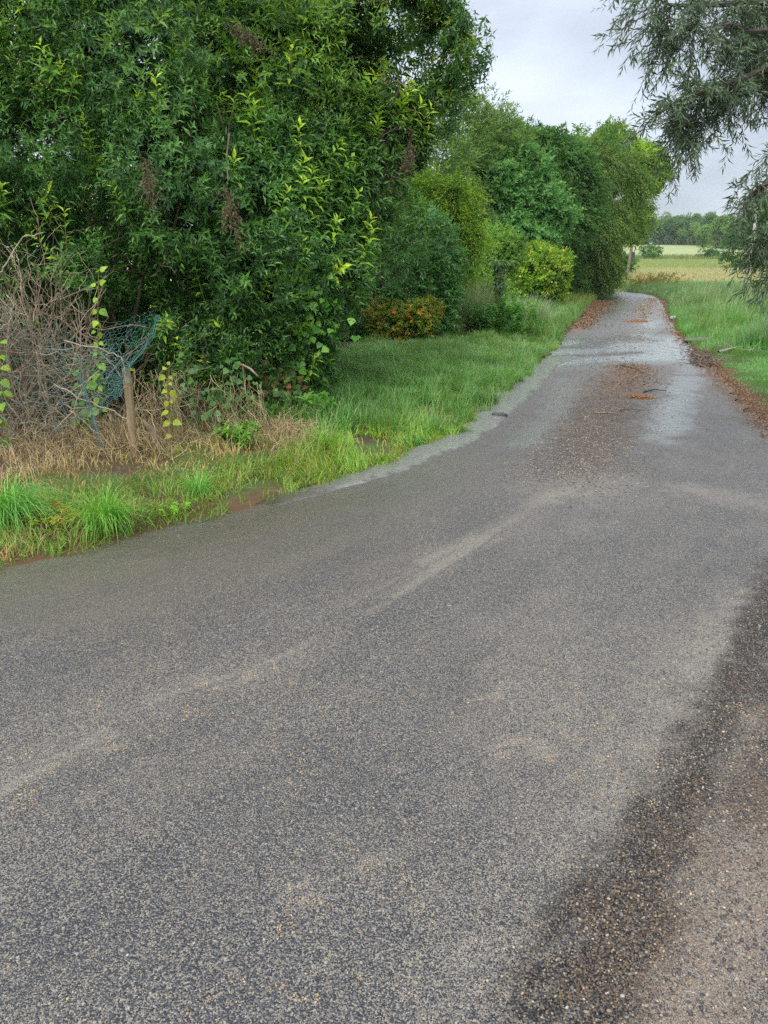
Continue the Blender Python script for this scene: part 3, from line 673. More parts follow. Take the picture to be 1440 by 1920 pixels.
net = thing('wire_netting', 'torn teal plastic-coated wire netting slumped from the stake over the dead twigs', 'wire netting', (*gr(120, 880), .05))
TEAL = (.09, .20, .185)
mb = MB()
Yn = 6.1
net_patch(mb, [at(-60, 560, Yn), at(60, 600, Yn - .05), at(150, 640, Yn), at(215, 640, Yn), at(240, 690, Yn)], [at(-60, 860, Yn - .1), at(60, 830, Yn - .12), at(140, 800, Yn - .1), at(180, 780, Yn), at(230, 735, Yn)], .052, .22, 4, TEAL)
net_patch(mb, [at(180, 640, Yn + .1), at(215, 600, Yn + .15), at(255, 590, Yn + .2), at(296, 590, Yn + .2)], [at(170, 730, Yn), at(205, 725, Yn), at(235, 700, Yn), at(262, 668, Yn + .1)], .048, .12, 5, (.04, .16, .14))
mb.build('hexagonal_mesh', M_WIRE, net)
mb = MB()
for k in range(7):
    ln_ = np.array([at(150, 700, Yn), at(168, 760, Yn), at(176, 800, Yn - .03), at(190, 840, Yn - .04), at(215, 865, Yn - .04), at(250, 882, Yn - .05)]) + rg.normal(0, .012, (6, 3))
    tube(mb, ln_, .0024, np.array(TEAL) * rg.uniform(.8, 1.9), 3)
    ln_ = np.array([at(296, 590, Yn + .2), at(285, 630, Yn + .15), at(262, 665, Yn + .08), at(240, 690, Yn), at(215, 745, Yn)]) + rg.normal(0, .012, (5, 3))
    tube(mb, ln_, .0024, np.array((.06, .2, .17)) * rg.uniform(.8, 1.6), 3)
for k in range(9):
    y0 = 600 + k * 28; ln_ = np.array([at(-60, y0 + rg.normal(0, 10), Yn), at(40, y0 + 25, Yn - .08), at(120, y0 + 30 + rg.normal(0, 20), Yn - .1), at(200, 720 + k * 5, Yn), at(240, 705 + k * 3, Yn)])
    t = np.linspace(0, 4, 30); ln_ = np.stack([np.interp(t, range(5), ln_[:, q]) for q in range(3)], -1) + rg.normal(0, .008, (30, 3))
    tube(mb, ln_, .0015, np.array((.08, .15, .14)) * rg.uniform(.7, 1.5), 3)
mb.build('loose_wire', M_WIRE, net)

# dead twigs
TWIG = [(.31, .235, .16), (.23, .165, .11), (.38, .30, .21), (.17, .12, .08)]
def twig_tree(mb, a, b, r, depth):
    r *= .8; p = wob(rg, a, b, 7, .24); tube(mb, p, np.linspace(r, r * .45, 7), pick(rg, 1, TWIG)[0], 4)
    if depth == 0: return
    l = np.linalg.norm(np.array(b) - a)
    for _ in range(rg.integers(2, 5)):
        k = rg.integers(2, 7); d = nrm(nrm(np.array(b) - a) + rg.normal(0, .8, 3) + [0, 0, .12]); twig_tree(mb, p[min(k, 6)], p[min(k, 6)] + d * l * rg.uniform(.25, .55), r * .75, depth - 1)
db = thing('dead_brushwood', 'heap of grey dead twigs tangled behind the netting left of the stake', 'brushwood', (*gr(60, 900), .05))
mb = MB()
for k in range(95):
    x0 = rg.uniform(-80, 165); a = np.array([*gr(x0, rg.uniform(850, 890)), .03]); a[1] = rg.uniform(6.2, 6.9)
    x1 = x0 + rg.normal(0, 80); y1 = rg.uniform(555, 820) + max(0, x1 - 100) * .8
    twig_tree(mb, a, at(x1, y1, a[1] - .05 + rg.normal(0, .12)), rg.uniform(.005, .011), 2)
for k in range(34):
    a = np.array([*gr(rg.uniform(-60, 140), 870), .03]); a[1] = rg.uniform(6.2, 6.7); twig_tree(mb, a, at(rg.uniform(-60, 165), rg.uniform(525, 640), a[1]), rg.uniform(.005, .009), 2)
for k in range(40):
    a = at(rg.uniform(-60, 250), rg.uniform(640, 820), rg.uniform(6.2, 6.6)); d = nrm(rg.normal(size=3) * [1, .35, .8]); twig_tree(mb, a, a + d * rg.uniform(.25, .7), rg.uniform(.003, .006), 1)
for k in range(24):
    a = at(rg.uniform(255, 330), rg.uniform(700, 860), rg.uniform(6.3, 6.8)); d = nrm(rg.normal(size=3) * [1, .35, 1]); twig_tree(mb, a, a + d * rg.uniform(.2, .45), rg.uniform(.002, .004), 1)
mb.build('twig', M_BARK, db)
for q, r_ in (([(100, 720), (150, 745), (210, 770), (245, 790)], .008), ([(0, 620), (20, 600), (24, 570), (14, 550)], .006), ([(130, 770), (170, 800), (215, 840)], .006), ([(-10, 520), (10, 500), (40, 445), (80, 438)], .006), ([(120, 640), (190, 655), (225, 668), (240, 700)], .006)):
    mb = MB(); pp = np.array([at(*z, 6.15) for z in q]); t = np.linspace(0, len(pp) - 1, 14); pp = np.stack([np.interp(t, range(len(pp)), pp[:, k]) for k in range(3)], -1) + rg.normal(0, .006, (14, 3)); tube(mb, pp, np.linspace(r_, r_ * .6, 14), (.38, .31, .235), 5); mb.build('dead_stem', M_BARK, db)

# fallen broken branch sticking out of the bush
mb = MB(); bb = np.array([at(430, 680, 7.5), at(455, 684, 7.35), at(470, 692, 7.25), at(484, 706, 7.2)]); tube(mb, bb, [.013, .012, .011, .008], (.26, .2, .14), 6, True)
tube(mb, [bb[1], at(458, 715, 7.35), at(462, 740, 7.35)], [.01, .007, .003], (.22, .17, .12), 4)
tag(recentre(mb.build('broken_branch', M_BARK, smooth=True), bb[0]), 'broken bare branch poking out of the bush above the dry stalks', 'branch')

# nettles
def nettle(label, stem, n, pal, lsz, seed):
    rgn = np.random.default_rng(seed); S = np.array([at(*q) for q in stem]); base = S[0].copy()
    root = thing('nettle', label, 'nettle', (base[0], base[1], max(.03, base[2])))
    t = np.linspace(0, len(S) - 1, 14); pp = np.stack([np.interp(t, range(len(S)), S[:, k]) for k in range(3)], -1)
    ms = MB(); tube(ms, pp, np.linspace(.006, .003, 14), (.16, .2, .06), 5); ms.build('stem', M_SOFT, root)
    mb = MB(); idx = np.linspace(.12, 1, n)
    for j, q in enumerate(idx):
        p = np.stack([np.interp(q * (len(S) - 1), range(len(S)), S[:, k]) for k in range(3)], -1)
        for sg in (0, math.pi):
            a = j * 1.4 + sg + rgn.normal(0, .55); up = .3 if q > .9 else -.6
            D = nrm(np.array([[math.cos(a), math.sin(a) * .7 - .45, up + rgn.normal(0, .25)]])); l = lsz * rgn.uniform(.4, 1.25) * (1.15 - .4 * q)
            Nn = nrm(np.array([[0, -.9, .7]]) + rgn.normal(0, .25, (1, 3)))
            ovate(mb, p[None] + D * .02, D, Nn, l, l * .8, pick(rgn, 1, pal), .3, .1)
    mb.build('foliage', M_SOFT, root)
YG = [(.17, .32, .045), (.11, .25, .04), (.21, .34, .05)]
nettle('tall bright green nettle growing through the netting', [(190, 800, 6.25), (186, 700, 6.2), (183, 610, 6.15), (185, 512, 6.1)], 13, YG, .088, 1)
nettle('yellow-leaved nettle just right of the wooden stake', [(326, 860, 6.5), (322, 790, 6.4), (316, 730, 6.35), (312, 688, 6.3)], 9, [(.30, .36, .06), (.25, .34, .05), (.2, .3, .05)], .078, 2)
nettle('pale nettle with broad leaves at the left edge of the dead twigs', [(2, 850, 6.2), (5, 760, 6.1), (2, 700, 6.1), (0, 640, 6.05)], 8, YG, .09, 3)
nettle('shaded nettle low behind the netting', [(150, 860, 6.45), (152, 800, 6.4), (148, 750, 6.4), (152, 700, 6.4)], 9, [(.07, .2, .04), (.1, .26, .05)], .10, 4)

# ------------------------------------------------------------------ shrubs and trees along the left of the lane
def shrub(name, label, cat, base, lobes, seed, n, k, leaf, W, pal, slen=(.2, .4), depth=.35, gap=.5, gf=1.2, mat_=None, tip=None, spread=.9, sag=.15, droop=.2, up=.4, detail=False, back=.2, trunk_r=.04, group=None, alt=True, tw=3, shell=None, wts=None, cut=.72, sat=5, hill=.35):
    rg = np.random.default_rng(seed); root = thing(name, label, cat, base, group); lobes0 = lobes; lobes = list(lobes)
    for c_, r_ in lobes0:
        for _ in range(sat):
            u_ = nrm(rg.normal(size=3) + [0, -.25, .25]); q_ = rg.uniform(.26, .46); lobes.append((np.array(c_) + u_ * np.array(r_) * rg.uniform(.8, 1.05), tuple(np.array(r_) * q_)))
    mb = MB(); limbs(mb, rg, base, lobes0, trunk_r, BARKC, .8, tw); mb.build('trunk', M_BARK, root)
    P, U = crown_points(rg, lobes, n, depth, gap, gf, seed, back, cut, hill)
    A = nrm(U + rg.normal(0, .45, P.shape) + [0, 0, up])
    Cc = pick(rg, len(P), pal, wts) * (1 + .22 * n3(P, gf * 1.5, seed + 9)[:, None])
    mb = MB(); shoots(mb, rg, P, A, k, rg.uniform(*slen, len(P)), leaf * rg.uniform(.75, 1.25, len(P)), W, spread, np.clip(Cc, .004, 1), detail, droop, sag, alt, tip)
    if shell: shell(mb, rg, P, U)
    mb.build('crown', mat_ or M_SOFT, root)
    return root
G0 = lambda px, py: np.array([*gr(px, py), .08])
# dark narrow-leaved laurel at the back of the lawn
shrub('laurel_shrub', 'dense dark green shrub with drooping narrow leaves behind the red-tipped bush', 'shrub', (.2, 17.6, .1),
      [lob(745, 470, 17.6, 1.15, 1.1), lob(690, 560, 17.3, .95, .9), lob(785, 560, 17.4, .75, 1.0), lob(650, 470, 17.9, 1.0, 1.2), lob(740, 610, 17.0, .8, .55), lob(640, 600, 17.0, .7, .7), lob(700, 400, 18.0, 1.0)],
      41, 4200, 9, .15, .27, [(.03, .105, .03), (.045, .15, .042), (.07, .2, .055)], (.25, .45), .3, .5, 1.0, M_LEAF, (.07, .2, .05), .9, .3, .3, .35, True)
shrub('photinia_shrub', 'low clipped shrub with red and orange tips at the edge of the lawn', 'shrub', (.45, 16.7, .1),
      [lob(745, 610, 16.5, .40, .38), lob(785, 612, 16.5, .38, .40), lob(715, 595, 16.6, .25, .28), lob(805, 588, 16.6, .22, .22), lob(760, 590, 16.5, .40, .22), lob(730, 640, 16.4, .3, .22)],
      42, 800, 8, .085, .42, [(.08, .15, .03), (.16, .22, .04), (.28, .28, .05), (.36, .22, .05), (.46, .13, .06)], (.1, .2), .3, .9, 2, M_SOFT, None, .8, .05, .1, .5, True, wts=[.48, .33, .12, .045, .025], sat=3, hill=.05)
# yellow-green feathery shrub
shrub('bamboo_clump', 'bright yellow-green feathery bamboo leaning over the dark laurel', 'bamboo', (1.6, 19.6, .1),
      [lob(845, 420, 19.5, .75, 1.0), lob(865, 365, 19.7, .45, .3), lob(800, 400, 19.4, .7, .8), lob(870, 500, 19.6, .42, .6), lob(820, 520, 19.3, .5, .9), lob(780, 360, 19.6, .6, .5)],
      43, 3600, 9, .12, .17, [(.05, .135, .025), (.075, .175, .03), (.11, .215, .035), (.035, .105, .025)], (.35, .7), .4, .35, 1.2, M_SOFT, (.26, .42, .04), .7, .35, .5, .3)
shrub('elder_shrub', 'loose light green shrub filling the gap behind the ivy-covered post', 'shrub', (3.0, 24.5, .1),
      [lob(890, 500, 24, .75, .7), lob(930, 480, 24.6, .6, .7), lob(860, 520, 23.5, .6, .7), lob(905, 545, 23.2, .7, .6)],
      44, 1500, 8, .14, .42, [(.065, .165, .04), (.09, .205, .05), (.13, .25, .065)], (.25, .45), .5, .45, 1.2, M_SOFT, None, .9, .1)
shrub('hazel_tree', 'rounded hazel tree with broad bluish-green leaves beyond the ivy-covered post', 'tree', (5.9, 34.5, .1),
      [lob(950, 390, 34, 2.0, 1.95), lob(900, 380, 34, 1.5, 1.6), lob(1005, 400, 34.2, 1.4, 1.5), lob(930, 325, 34.4, 1.4, .85), lob(985, 350, 34.3, 1.15, .9), lob(960, 455, 33.8, 1.7, .8), lob(1035, 430, 34.4, .6, .8)],
      45, 5600, 8, .2, .62, [(.04, .13, .045), (.06, .18, .065), (.09, .23, .085), (.12, .27, .11)], (.3, .6), .3, .5, .9, M_SOFT, None, .95, .1, .15, .45, trunk_r=.08)
shrub('willow_tree', 'tall loose grey-green tree rising behind the bamboo, nearest the sky', 'tree', (2.4, 33, .1),
      [lob(830, 290, 32, 2.1, 1.9), lob(880, 260, 33, 1.3, 1.2), lob(760, 330, 31, 2.2, 2.0), lob(925, 275, 34, 1.1, 1.1), lob(840, 225, 33, .9, .7), lob(800, 420, 31, 2.2, 2.0), lob(700, 300, 32, 2.4, 2.4), lob(900, 350, 33, 1.4, 1.6), lob(620, 420, 31, 2.4, 2.6)],
      46, 7000, 8, .21, .26, [(.07, .145, .055), (.10, .19, .075), (.13, .225, .09), (.05, .11, .04)], (.5, .9), .45, .35, .7, M_SOFT, (.14, .25, .08), .6, .25, .45, .7, trunk_r=.12)
shrub('ash_tree', 'dark green tree with sagging boughs behind the hazel', 'tree', (8.5, 41, .1),
      [lob(990, 310, 40, 1.9, 1.4), lob(955, 300, 41, 1.4, 1.2), lob(1030, 315, 40, 1.6, 1.3), lob(1000, 380, 40, 2.3, 2.2), lob(920, 330, 41, 2.0, 1.8), lob(1050, 370, 40.5, 1.6, 1.8)],
      47, 4200, 8, .26, .4, [(.035, .10, .035), (.05, .135, .045), (.075, .175, .06)], (.5, .9), .4, .5, .6, M_SOFT, None, .7, .4, .5, .35, trunk_r=.14)
shrub('birch_tree', 'big olive-green weeping tree hanging over the left edge of the lane', 'tree', (12.4, 48.5, .1),
      [lob(1110, 340, 47, 2.2, 2.0), lob(1080, 400, 46.5, 1.9, 2.6), lob(1115, 420, 46.8, 1.7, 2.2), lob(1150, 350, 47.5, 1.5, 1.6), lob(1090, 480, 46.5, 1.5, 1.9), lob(1060, 330, 47, 1.5, 1.4), lob(1120, 500, 47, 1.1, 1.3), lob(1060, 440, 46.5, 1.2, 2.0)],
      48, 7600, 9, .21, .3, [(.075, .145, .045), (.10, .185, .055), (.13, .215, .07), (.045, .10, .035)], (.6, 1.1), .35, .3, .9, M_SOFT, None, .55, .7, .8, .1, trunk_r=.16)
shrub('oak_tree', 'sunlit yellow-green oak overhanging the bend of the lane, its crown open to the sky', 'tree', (15.0, 57, .1),
      [lob(1150, 310, 56, 2.0, 1.6), lob(1190, 335, 56, 1.6, 1.8), lob(1212, 310, 56.3, 1.1, .9), lob(1232, 325, 56.4, .55, .5), lob(1180, 400, 56, 1.5, 1.9), lob(1120, 300, 56.5, 1.9, 1.3), lob(1205, 375, 56, .9, 1.0), lob(1165, 285, 56.5, 1.1, .7), lob(1135, 470, 56, .8, 1.3), lob(1185, 415, 56, .6, .8)],
      49, 5600, 8, .24, .55, [(.10, .21, .04), (.15, .28, .045), (.2, .32, .055), (.06, .15, .035)], (.45, .8), .4, .3, .7, M_SOFT, None, .9, .15, .15, .4, trunk_r=.16, back=.5)
shrub('maple_tree', 'rounded tree filling the skyline between the dark ash and the oak', 'tree', (10.5, 52, .1),
      [lob(1090, 300, 51, 2.0, 1.3), lob(1050, 310, 52, 1.8, 1.3), lob(1120, 315, 52, 1.6, 1.3), lob(1080, 380, 51.5, 2.4, 2.4), lob(1030, 420, 52, 2.4, 3.0)],
      50, 3400, 8, .26, .5, [(.045, .125, .035), (.07, .17, .045), (.10, .21, .05)], (.5, .9), .35, .45, .6, M_SOFT, None, .9, .1, trunk_r=.16)
shrub('lane_hedge', 'bushy mid-green hedge along the left edge of the lane under the weeping tree', 'hedge', (12.9, 48, .05),
      [lob(1115, 520, 48.5, 1.0, 1.6), lob(1090, 525, 45.5, .9, 1.4), lob(1128, 515, 52, 1.0, 1.5), lob(1075, 530, 43, .7, 1.2), lob(1140, 520, 55, .8, 1.2), lob(1130, 480, 52, 1.0, 1.3)],
      51, 3600, 8, .12, .45, [(.035, .10, .028), (.055, .14, .035), (.08, .18, .045)], (.2, .4), .35, .8, 1.2, M_SOFT, None, .95, .05, .1, .4)
def blossoms(mb, rg, P, U):
    i = rg.choice(len(P), 260); leaves(mb, P[i] + U[i] * .15, nrm(U[i] + rg.normal(0, .4, (260, 3))), nrm(rg.normal(size=(260, 3))), .12, .08, pick(rg, 260, [(.62, .55, .36), (.6, .42, .3), (.5, .5, .12)]), False)
shrub('golden_shrub', 'round golden yellow shrub with pale blossom in front of the weeping tree', 'shrub', (6.2, 30.2, .1),
      [lob(1008, 515, 30, .88, .88), lob(978, 525, 29.8, .62, .75), lob(1036, 530, 30.2, .45, .66), lob(1002, 490, 30.1, .5, .4), lob(965, 550, 29.6, .42, .5)],
      52, 3000, 8, .13, .5, [(.10, .225, .03), (.145, .275, .038), (.22, .33, .055), (.075, .18, .03)], (.2, .4), .3, .75, 1.4, M_SOFT, None, .9, .05, .1, .5, shell=blossoms, sat=4, hill=.15)
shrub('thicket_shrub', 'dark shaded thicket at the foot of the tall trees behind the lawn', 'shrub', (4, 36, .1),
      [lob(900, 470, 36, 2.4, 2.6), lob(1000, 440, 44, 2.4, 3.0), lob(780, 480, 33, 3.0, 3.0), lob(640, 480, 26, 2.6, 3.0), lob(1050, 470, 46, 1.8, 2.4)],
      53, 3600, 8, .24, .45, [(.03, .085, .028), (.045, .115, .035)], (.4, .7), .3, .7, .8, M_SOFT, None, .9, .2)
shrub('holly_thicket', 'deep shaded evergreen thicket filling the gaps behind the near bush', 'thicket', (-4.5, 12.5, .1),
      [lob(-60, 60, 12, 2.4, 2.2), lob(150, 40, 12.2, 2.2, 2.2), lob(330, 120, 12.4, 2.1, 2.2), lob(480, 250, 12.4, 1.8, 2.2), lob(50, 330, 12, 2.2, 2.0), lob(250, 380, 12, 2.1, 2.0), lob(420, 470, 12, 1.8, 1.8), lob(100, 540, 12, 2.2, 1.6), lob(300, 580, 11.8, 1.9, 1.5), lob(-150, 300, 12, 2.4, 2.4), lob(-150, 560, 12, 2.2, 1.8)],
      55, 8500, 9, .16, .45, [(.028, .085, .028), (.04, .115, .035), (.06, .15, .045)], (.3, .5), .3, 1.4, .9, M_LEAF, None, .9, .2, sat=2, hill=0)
shrub('field_hedge_tree', 'small dark tree at the far edge beyond the bend, left of the electricity pole', 'tree', (17.3, 84, 1.2),
      [lob(1150, 500, 84, 1.6, .9), lob(1135, 490, 84, 1.6, 1.2), lob(1155, 508, 84, .7, .5)],
      54, 900, 7, .3, .5, [(.035, .10, .03), (.06, .14, .04)], (.4, .7), .4, .6, .6, M_SOFT)
# ------------------------------------------------------------------ willow over the right verge
rg = np.random.default_rng(61)
WPAL = [(.085, .135, .075), (.12, .18, .105), (.165, .23, .14), (.06, .105, .058)]
wil = thing('weeping_willow', 'grey-green willow hanging long narrow leaves over the right side of the view', 'willow', (6.4, 7.6, .05))
wb = MB(); wl_ = MB()
tube(wb, wob(rg, (6.4, 7.6, -.1), (6.1, 7.4, 3.2), 9, .12), np.linspace(.28, .2, 9), (.12, .10, .075), 10)
def willow_bough(pts, r0, twn, tl, den=1.0, hang=1.0):
    twn = int(twn * 1.25)
    pts = np.array(pts); t = np.linspace(0, len(pts) - 1, 16); pp = np.stack([np.interp(t, range(len(pts)), pts[:, k]) for k in range(3)], -1) + rg.normal(0, .02, (16, 3))
    tube(wb, pp, np.linspace(r0, .006, 16), (.09, .075, .055), 6)
    PP = []; AA = []; SL = []
    for j in range(twn):
        k = rg.uniform(3, 15); s = np.stack([np.interp(k, range(16), pp[:, q]) for q in range(3)])
        d = nrm(np.array([rg.normal(-.25, .55), rg.normal(0, .5), rg.normal(-.25, .45)])); l = tl * rg.uniform(.5, 1.2)
        n = 9; q = np.linspace(0, 1, n)[:, None]; tw = s + d * l * q - np.array([0, 0, hang * l * .55]) * q ** 2 + np.cumsum(rg.normal(0, .012, (n, 3)), 0)
        tube(wb, tw, np.linspace(.005, .0015, n), (.10, .085, .06), 3)
        for a in range(1, n):
            PP.append(tw[a]); AA.append(tw[a] - tw[a - 1] + rg.normal(0, .02, 3)); SL.append(l / n * 1.4)
    PP = np.array(PP); AA = nrm(np.array(AA)); keep = rg.random(len(PP)) < den; PP, AA, SL = PP[keep], AA[keep], np.array(SL)[keep]
    # side sprigs
    sp = rg.random(len(PP)) < .5; AA[sp] = nrm(AA[sp] + rg.normal(0, .6, (sp.sum(), 3)))
    shoots(wl_, rg, PP, AA, 7, np.maximum(SL, .10), .078 * rg.uniform(.7, 1.25, len(PP)), .165, .7, pick(rg, len(PP), WPAL), True, .1, .3, True)
W_ = lambda px, py, Y=6.4: at(px, py, Y)
T0 = np.array([6.1, 7.4, 3.2]); T1 = np.array([6.25, 7.5, 2.2])
willow_bough([T0, W_(1650, 40, 6.9), W_(1440, 0, 6.6), W_(1320, 10, 6.4), W_(1225, 0, 6.3)], .05, 46, .36, 1, .7)
willow_bough([T0, W_(1650, -60, 6.9), W_(1440, -90, 6.6), W_(1330, -70, 6.4), W_(1215, -40, 6.3)], .05, 40, .4, 1, .7)
willow_bough([T0, W_(1640, 60, 6.8), W_(1460, 60, 6.5), W_(1360, 50, 6.3), W_(1265, 60, 6.2)], .04, 44, .28, 1, .8)
willow_bough([T0, W_(1640, 110, 6.8), W_(1470, 120, 6.5), W_(1370, 150, 6.3), W_(1290, 185, 6.2), W_(1215, 205, 6.2)], .05, 54, .3, 1, .6)
willow_bough([W_(1450, 110, 6.9), W_(1400, 150, 6.7), W_(1350, 185, 6.5), W_(1300, 215, 6.4), W_(1262, 250, 6.3)], .025, 34, .24, 1, .9)
willow_bough([T1, W_(1640, 230, 6.7), W_(1520, 250, 6.5), W_(1480, 290, 6.3), W_(1445, 335, 6.2), W_(1415, 365, 6.1)], .04, 44, .3, 1, .8)
willow_bough([T1, W_(1640, 320, 6.6), W_(1540, 340, 6.4), W_(1500, 380, 6.2), W_(1470, 430, 6.1), W_(1445, 455, 6.1)], .04, 40, .26, 1, .8)
willow_bough([T1, W_(1620, 400, 6.5), W_(1530, 420, 6.3), W_(1490, 460, 6.1), W_(1460, 505, 6.0)], .04, 22, .24)
willow_bough([T0, W_(1600, 150, 6.6), W_(1540, 110, 6.5), W_(1470, 60, 6.8), W_(1430, 30, 6.9)], .04, 44, .36, 1, .7)
willow_bough([T1, W_(1640, 260, 6.9), W_(1540, 200, 6.8), W_(1480, 160, 6.8), W_(1420, 150, 6.9)], .04, 34, .3, 1, .8)
mbt = MB()
for q in ([(1225, 20), (1190, 40), (1165, 55), (1145, 55)], [(1185, 42), (1170, 70), (1160, 88)], [(1165, 55), (1152, 45), (1149, 35)]):
    tube(mbt, np.array([W_(*z, 6.3) for z in q]), .005, (.16, .14, .12), 4)
mbt.build('bare_twig', M_BARK, wil)
wb.build('trunk', M_BARK, wil); wl_.build('crown', M_WILLOW, wil)
# ------------------------------------------------------------------ grass, straw, crops
HEDGE = np.array([(3.6, -4.6), (4.6, -4.5), (6.3, -3.9), (7.2, -2.2), (8.0, -1.1), (11, -1.1), (14, -.9), (16.6, -.3), (18.3, .5), (20, 1.2), (26, 3.6), (36, 7.6), (44, 10.6), (58, 14.4)])
def scatter(rg, x0, x1, y0, y1, n):
    return rg.uniform(x0, x1, n), rg.uniform(y0, y1, n)
MUD = [(gr(815, 792), .28), (gr(930, 745), .3), (gr(905, 775), .2), (gr(480, 935), .2), (gr(700, 850), .2), (gr(1030, 690), .25)]
def lawn(rg, mb, n, y0, y1, h, wd, pal, lean=.35, curl=.6, near=.05, far=9, x1=None, clump=None, wts=None, dens=None):
    y = rg.uniform(y0, y1, n); xl = np.interp(y, LE[:, 1], LE[:, 0]); xh = np.interp(y, HEDGE[:, 0], HEDGE[:, 1])
    x = xh + (xl - xh + .25) * rg.random(n)
    sd = road_sd(x, y); hn = fbm(x * 2.5, y * 2.5, 3); k = (sd > near + .35 * (hn - .5)) & (sd < far)
    for (mx, my), r in MUD: k &= (np.hypot(x - mx, (y - my) * .5) > r * (.6 + .8 * hn)) | (rg.random(n) < .08)
    if dens is not None: k &= rg.random(n) < dens(x, y, sd)
    x, y, sd, hn = x[k], y[k], sd[k], hn[k]
    z = ground_z(x, y, sd) - .01; m = len(x); hv = h * rg.uniform(.55, 1.25, m) * (.45 + 1.1 * fbm(x * 1.7 + 9, y * 1.7, 3))
    C = pick(rg, m, pal, wts) * (.5 + 1.0 * fbm(x * 1.1, y * 1.1 + 30, 3))[:, None]
    hv = hv * (.6 + .8 * fbm(x * 5, y * 5, 2))
    blades(mb, rg, np.stack([x, y, z], 1), hv, wd * rg.uniform(.7, 1.3, m), C, lean, curl, clump=clump or 2.2)
rg = np.random.default_rng(71)
LAWN = [(.085, .225, .05), (.125, .29, .07), (.18, .34, .12), (.06, .17, .04)]
YEL = [(.2, .38, .05), (.28, .43, .07), (.14, .32, .05), (.34, .34, .10)]
mb = MB()
lawn(rg, mb, 66000, 7.4, 12, .19, .008, LAWN + [(.10, .27, .05), (.3, .29, .12)], .7, 1.0)
lawn(rg, mb, 7000, 7.4, 14, .3, .009, LAWN, .5, .9, clump=6)
lawn(rg, mb, 52000, 12, 18.5, .2, .011, LAWN + [(.3, .3, .13)], .6, .9, clump=1.8)
lawn(rg, mb, 30000, 18, 30, .45, .016, LAWN + [(.13, .24, .08), (.3, .3, .14)], .3, .5)
lawn(rg, mb, 22000, 26, 58, .38, .02, [(.10, .22, .05), (.19, .26, .07), (.26, .27, .10)], .3, .5, .35)
lawn(rg, mb, 17000, 5.2, 8.6, .19, .008, YEL, .7, .9, .0, .75)
kind(mb.build('lawn_grass', M_GRASS), 'stuff')
# rough strip between lane and brushwood
mb = MB()
lawn(rg, mb, 14000, 3.4, 6.6, .14, .007, YEL + LAWN[:2], .8, 1.0, -.02, .95, clump=3)
lawn(rg, mb, 13000, 3.6, 6.9, .14, .006, [(.50, .39, .18), (.42, .30, .13), (.56, .46, .24), (.25, .18, .09), (.28, .33, .09)], 1.0, 1.0, .1, 1.5, clump=3.5)
kind(mb.build('rough_grass', M_GRASS), 'stuff')

STRAW = [(.50, .39, .19), (.42, .31, .15), (.60, .49, .28), (.27, .2, .105)]
mb = MB()
def straw(n, pxr, pyr, Yr, h, lean, down):
    for _ in range(n):
        px, py = rg.uniform(*pxr), rg.uniform(*pyr); Y = rg.uniform(*Yr)
        a = at(px, py, Y); d = nrm(np.array([rg.normal(0, lean), rg.normal(-.15, .25), -1 if down else 1])); l = h * rg.uniform(.5, 1.2)
        if down: l = min(l, max(.1, a[2] - .03))
        elif True: a[2] = max(.03, ground_z(np.array([a[0]]), np.array([a[1]]))[0])
        p = wob(rg, a, a + d * l, 6, .45); p[:, 2] -= .2 * l * np.linspace(0, 1, 6) ** 2 * (0 if down else 1)
        tube(mb, p, np.linspace(.003, .0012, 6), pick(rg, 1, STRAW)[0], 3)
straw(190, (350, 490), (700, 800), (6.9, 7.6), .55, .35, True)
straw(170, (350, 600), (820, 880), (6.4, 7.2), .4, .6, False)
straw(420, (-30, 330), (832, 905), (6.0, 6.6), .38, .8, False)
straw(260, (60, 300), (760, 850), (6.1, 6.6), .4, .5, True)
straw(200, (500, 610), (800, 860), (6.6, 7.4), .25, 1.0, False)
straw(120, (250, 340), (690, 800), (6.4, 6.8), .5, .4, True)
nS = 14000; y = rg.uniform(5.0, 7.3, nS); x = rg.uniform(-4.6, -.7, nS); sd = road_sd(x, y); k = (sd > .45) & (x < np.interp(y, HEDGE[:, 0], HEDGE[:, 1]) + 1.6) & (fbm(x * 2, y * 2, 3) > .28); x, y, sd = x[k], y[k], sd[k]
blades(mb, rg, np.stack([x, y, ground_z(x, y, sd)], 1), rg.uniform(.06, .24, len(x)), .005, pick(rg, len(x), STRAW), .9, .8)
kind(mb.build('dry_grass', M_DRY), 'stuff')

# right-hand verge: tall meadow grass, mown nearest the viewer
mb = MB()
def verge(n, y0, y1, wmax, h, wd, pal, lean=.3, curl=.5, near=.1, hb=None):
    y = y0 + (y1 - y0) * rg.random(n) ** .8; xr = np.interp(y, RE[:20, 1], RE[:20, 0]); x = xr + rg.uniform(-.1, wmax, n)
    sd = road_sd(x, y); hn = fbm(x * 1.5, y * 1.5, 3); k = (sd > near + .5 * (hn - .5)); x, y, sd = x[k], y[k], sd[k]; m = len(x)
    hv = h * rg.uniform(.5, 1.25, m) * (.4 + 1.2 * fbm(x * .8 + 5, y * .8, 3)) * (.45 + .55 * ss(.1, 1.3, sd)) * (1 if hb is None else hb(x, y, sd))
    C = pick(rg, m, pal) * (.7 + .6 * fbm(x * .6 + 3, y * .6 + 30, 3))[:, None]
    blades(mb, rg, np.stack([x, y, ground_z(x, y, sd) - .01], 1), hv, wd * rg.uniform(.7, 1.3, m), C, lean, curl, clump=.9)
PALE = [(.16, .26, .11), (.21, .31, .16), (.12, .26, .08), (.10, .21, .08), (.25, .32, .18)]
BRI = [(.10, .29, .045), (.13, .34, .05), (.08, .24, .045)]
verge(32000, 7.5, 15, 3.0, .12, .007, LAWN, .5, .7, .22)
verge(66000, 15.5, 32, 7.5, .55, .013, PALE + BRI, .3, .5, .15)
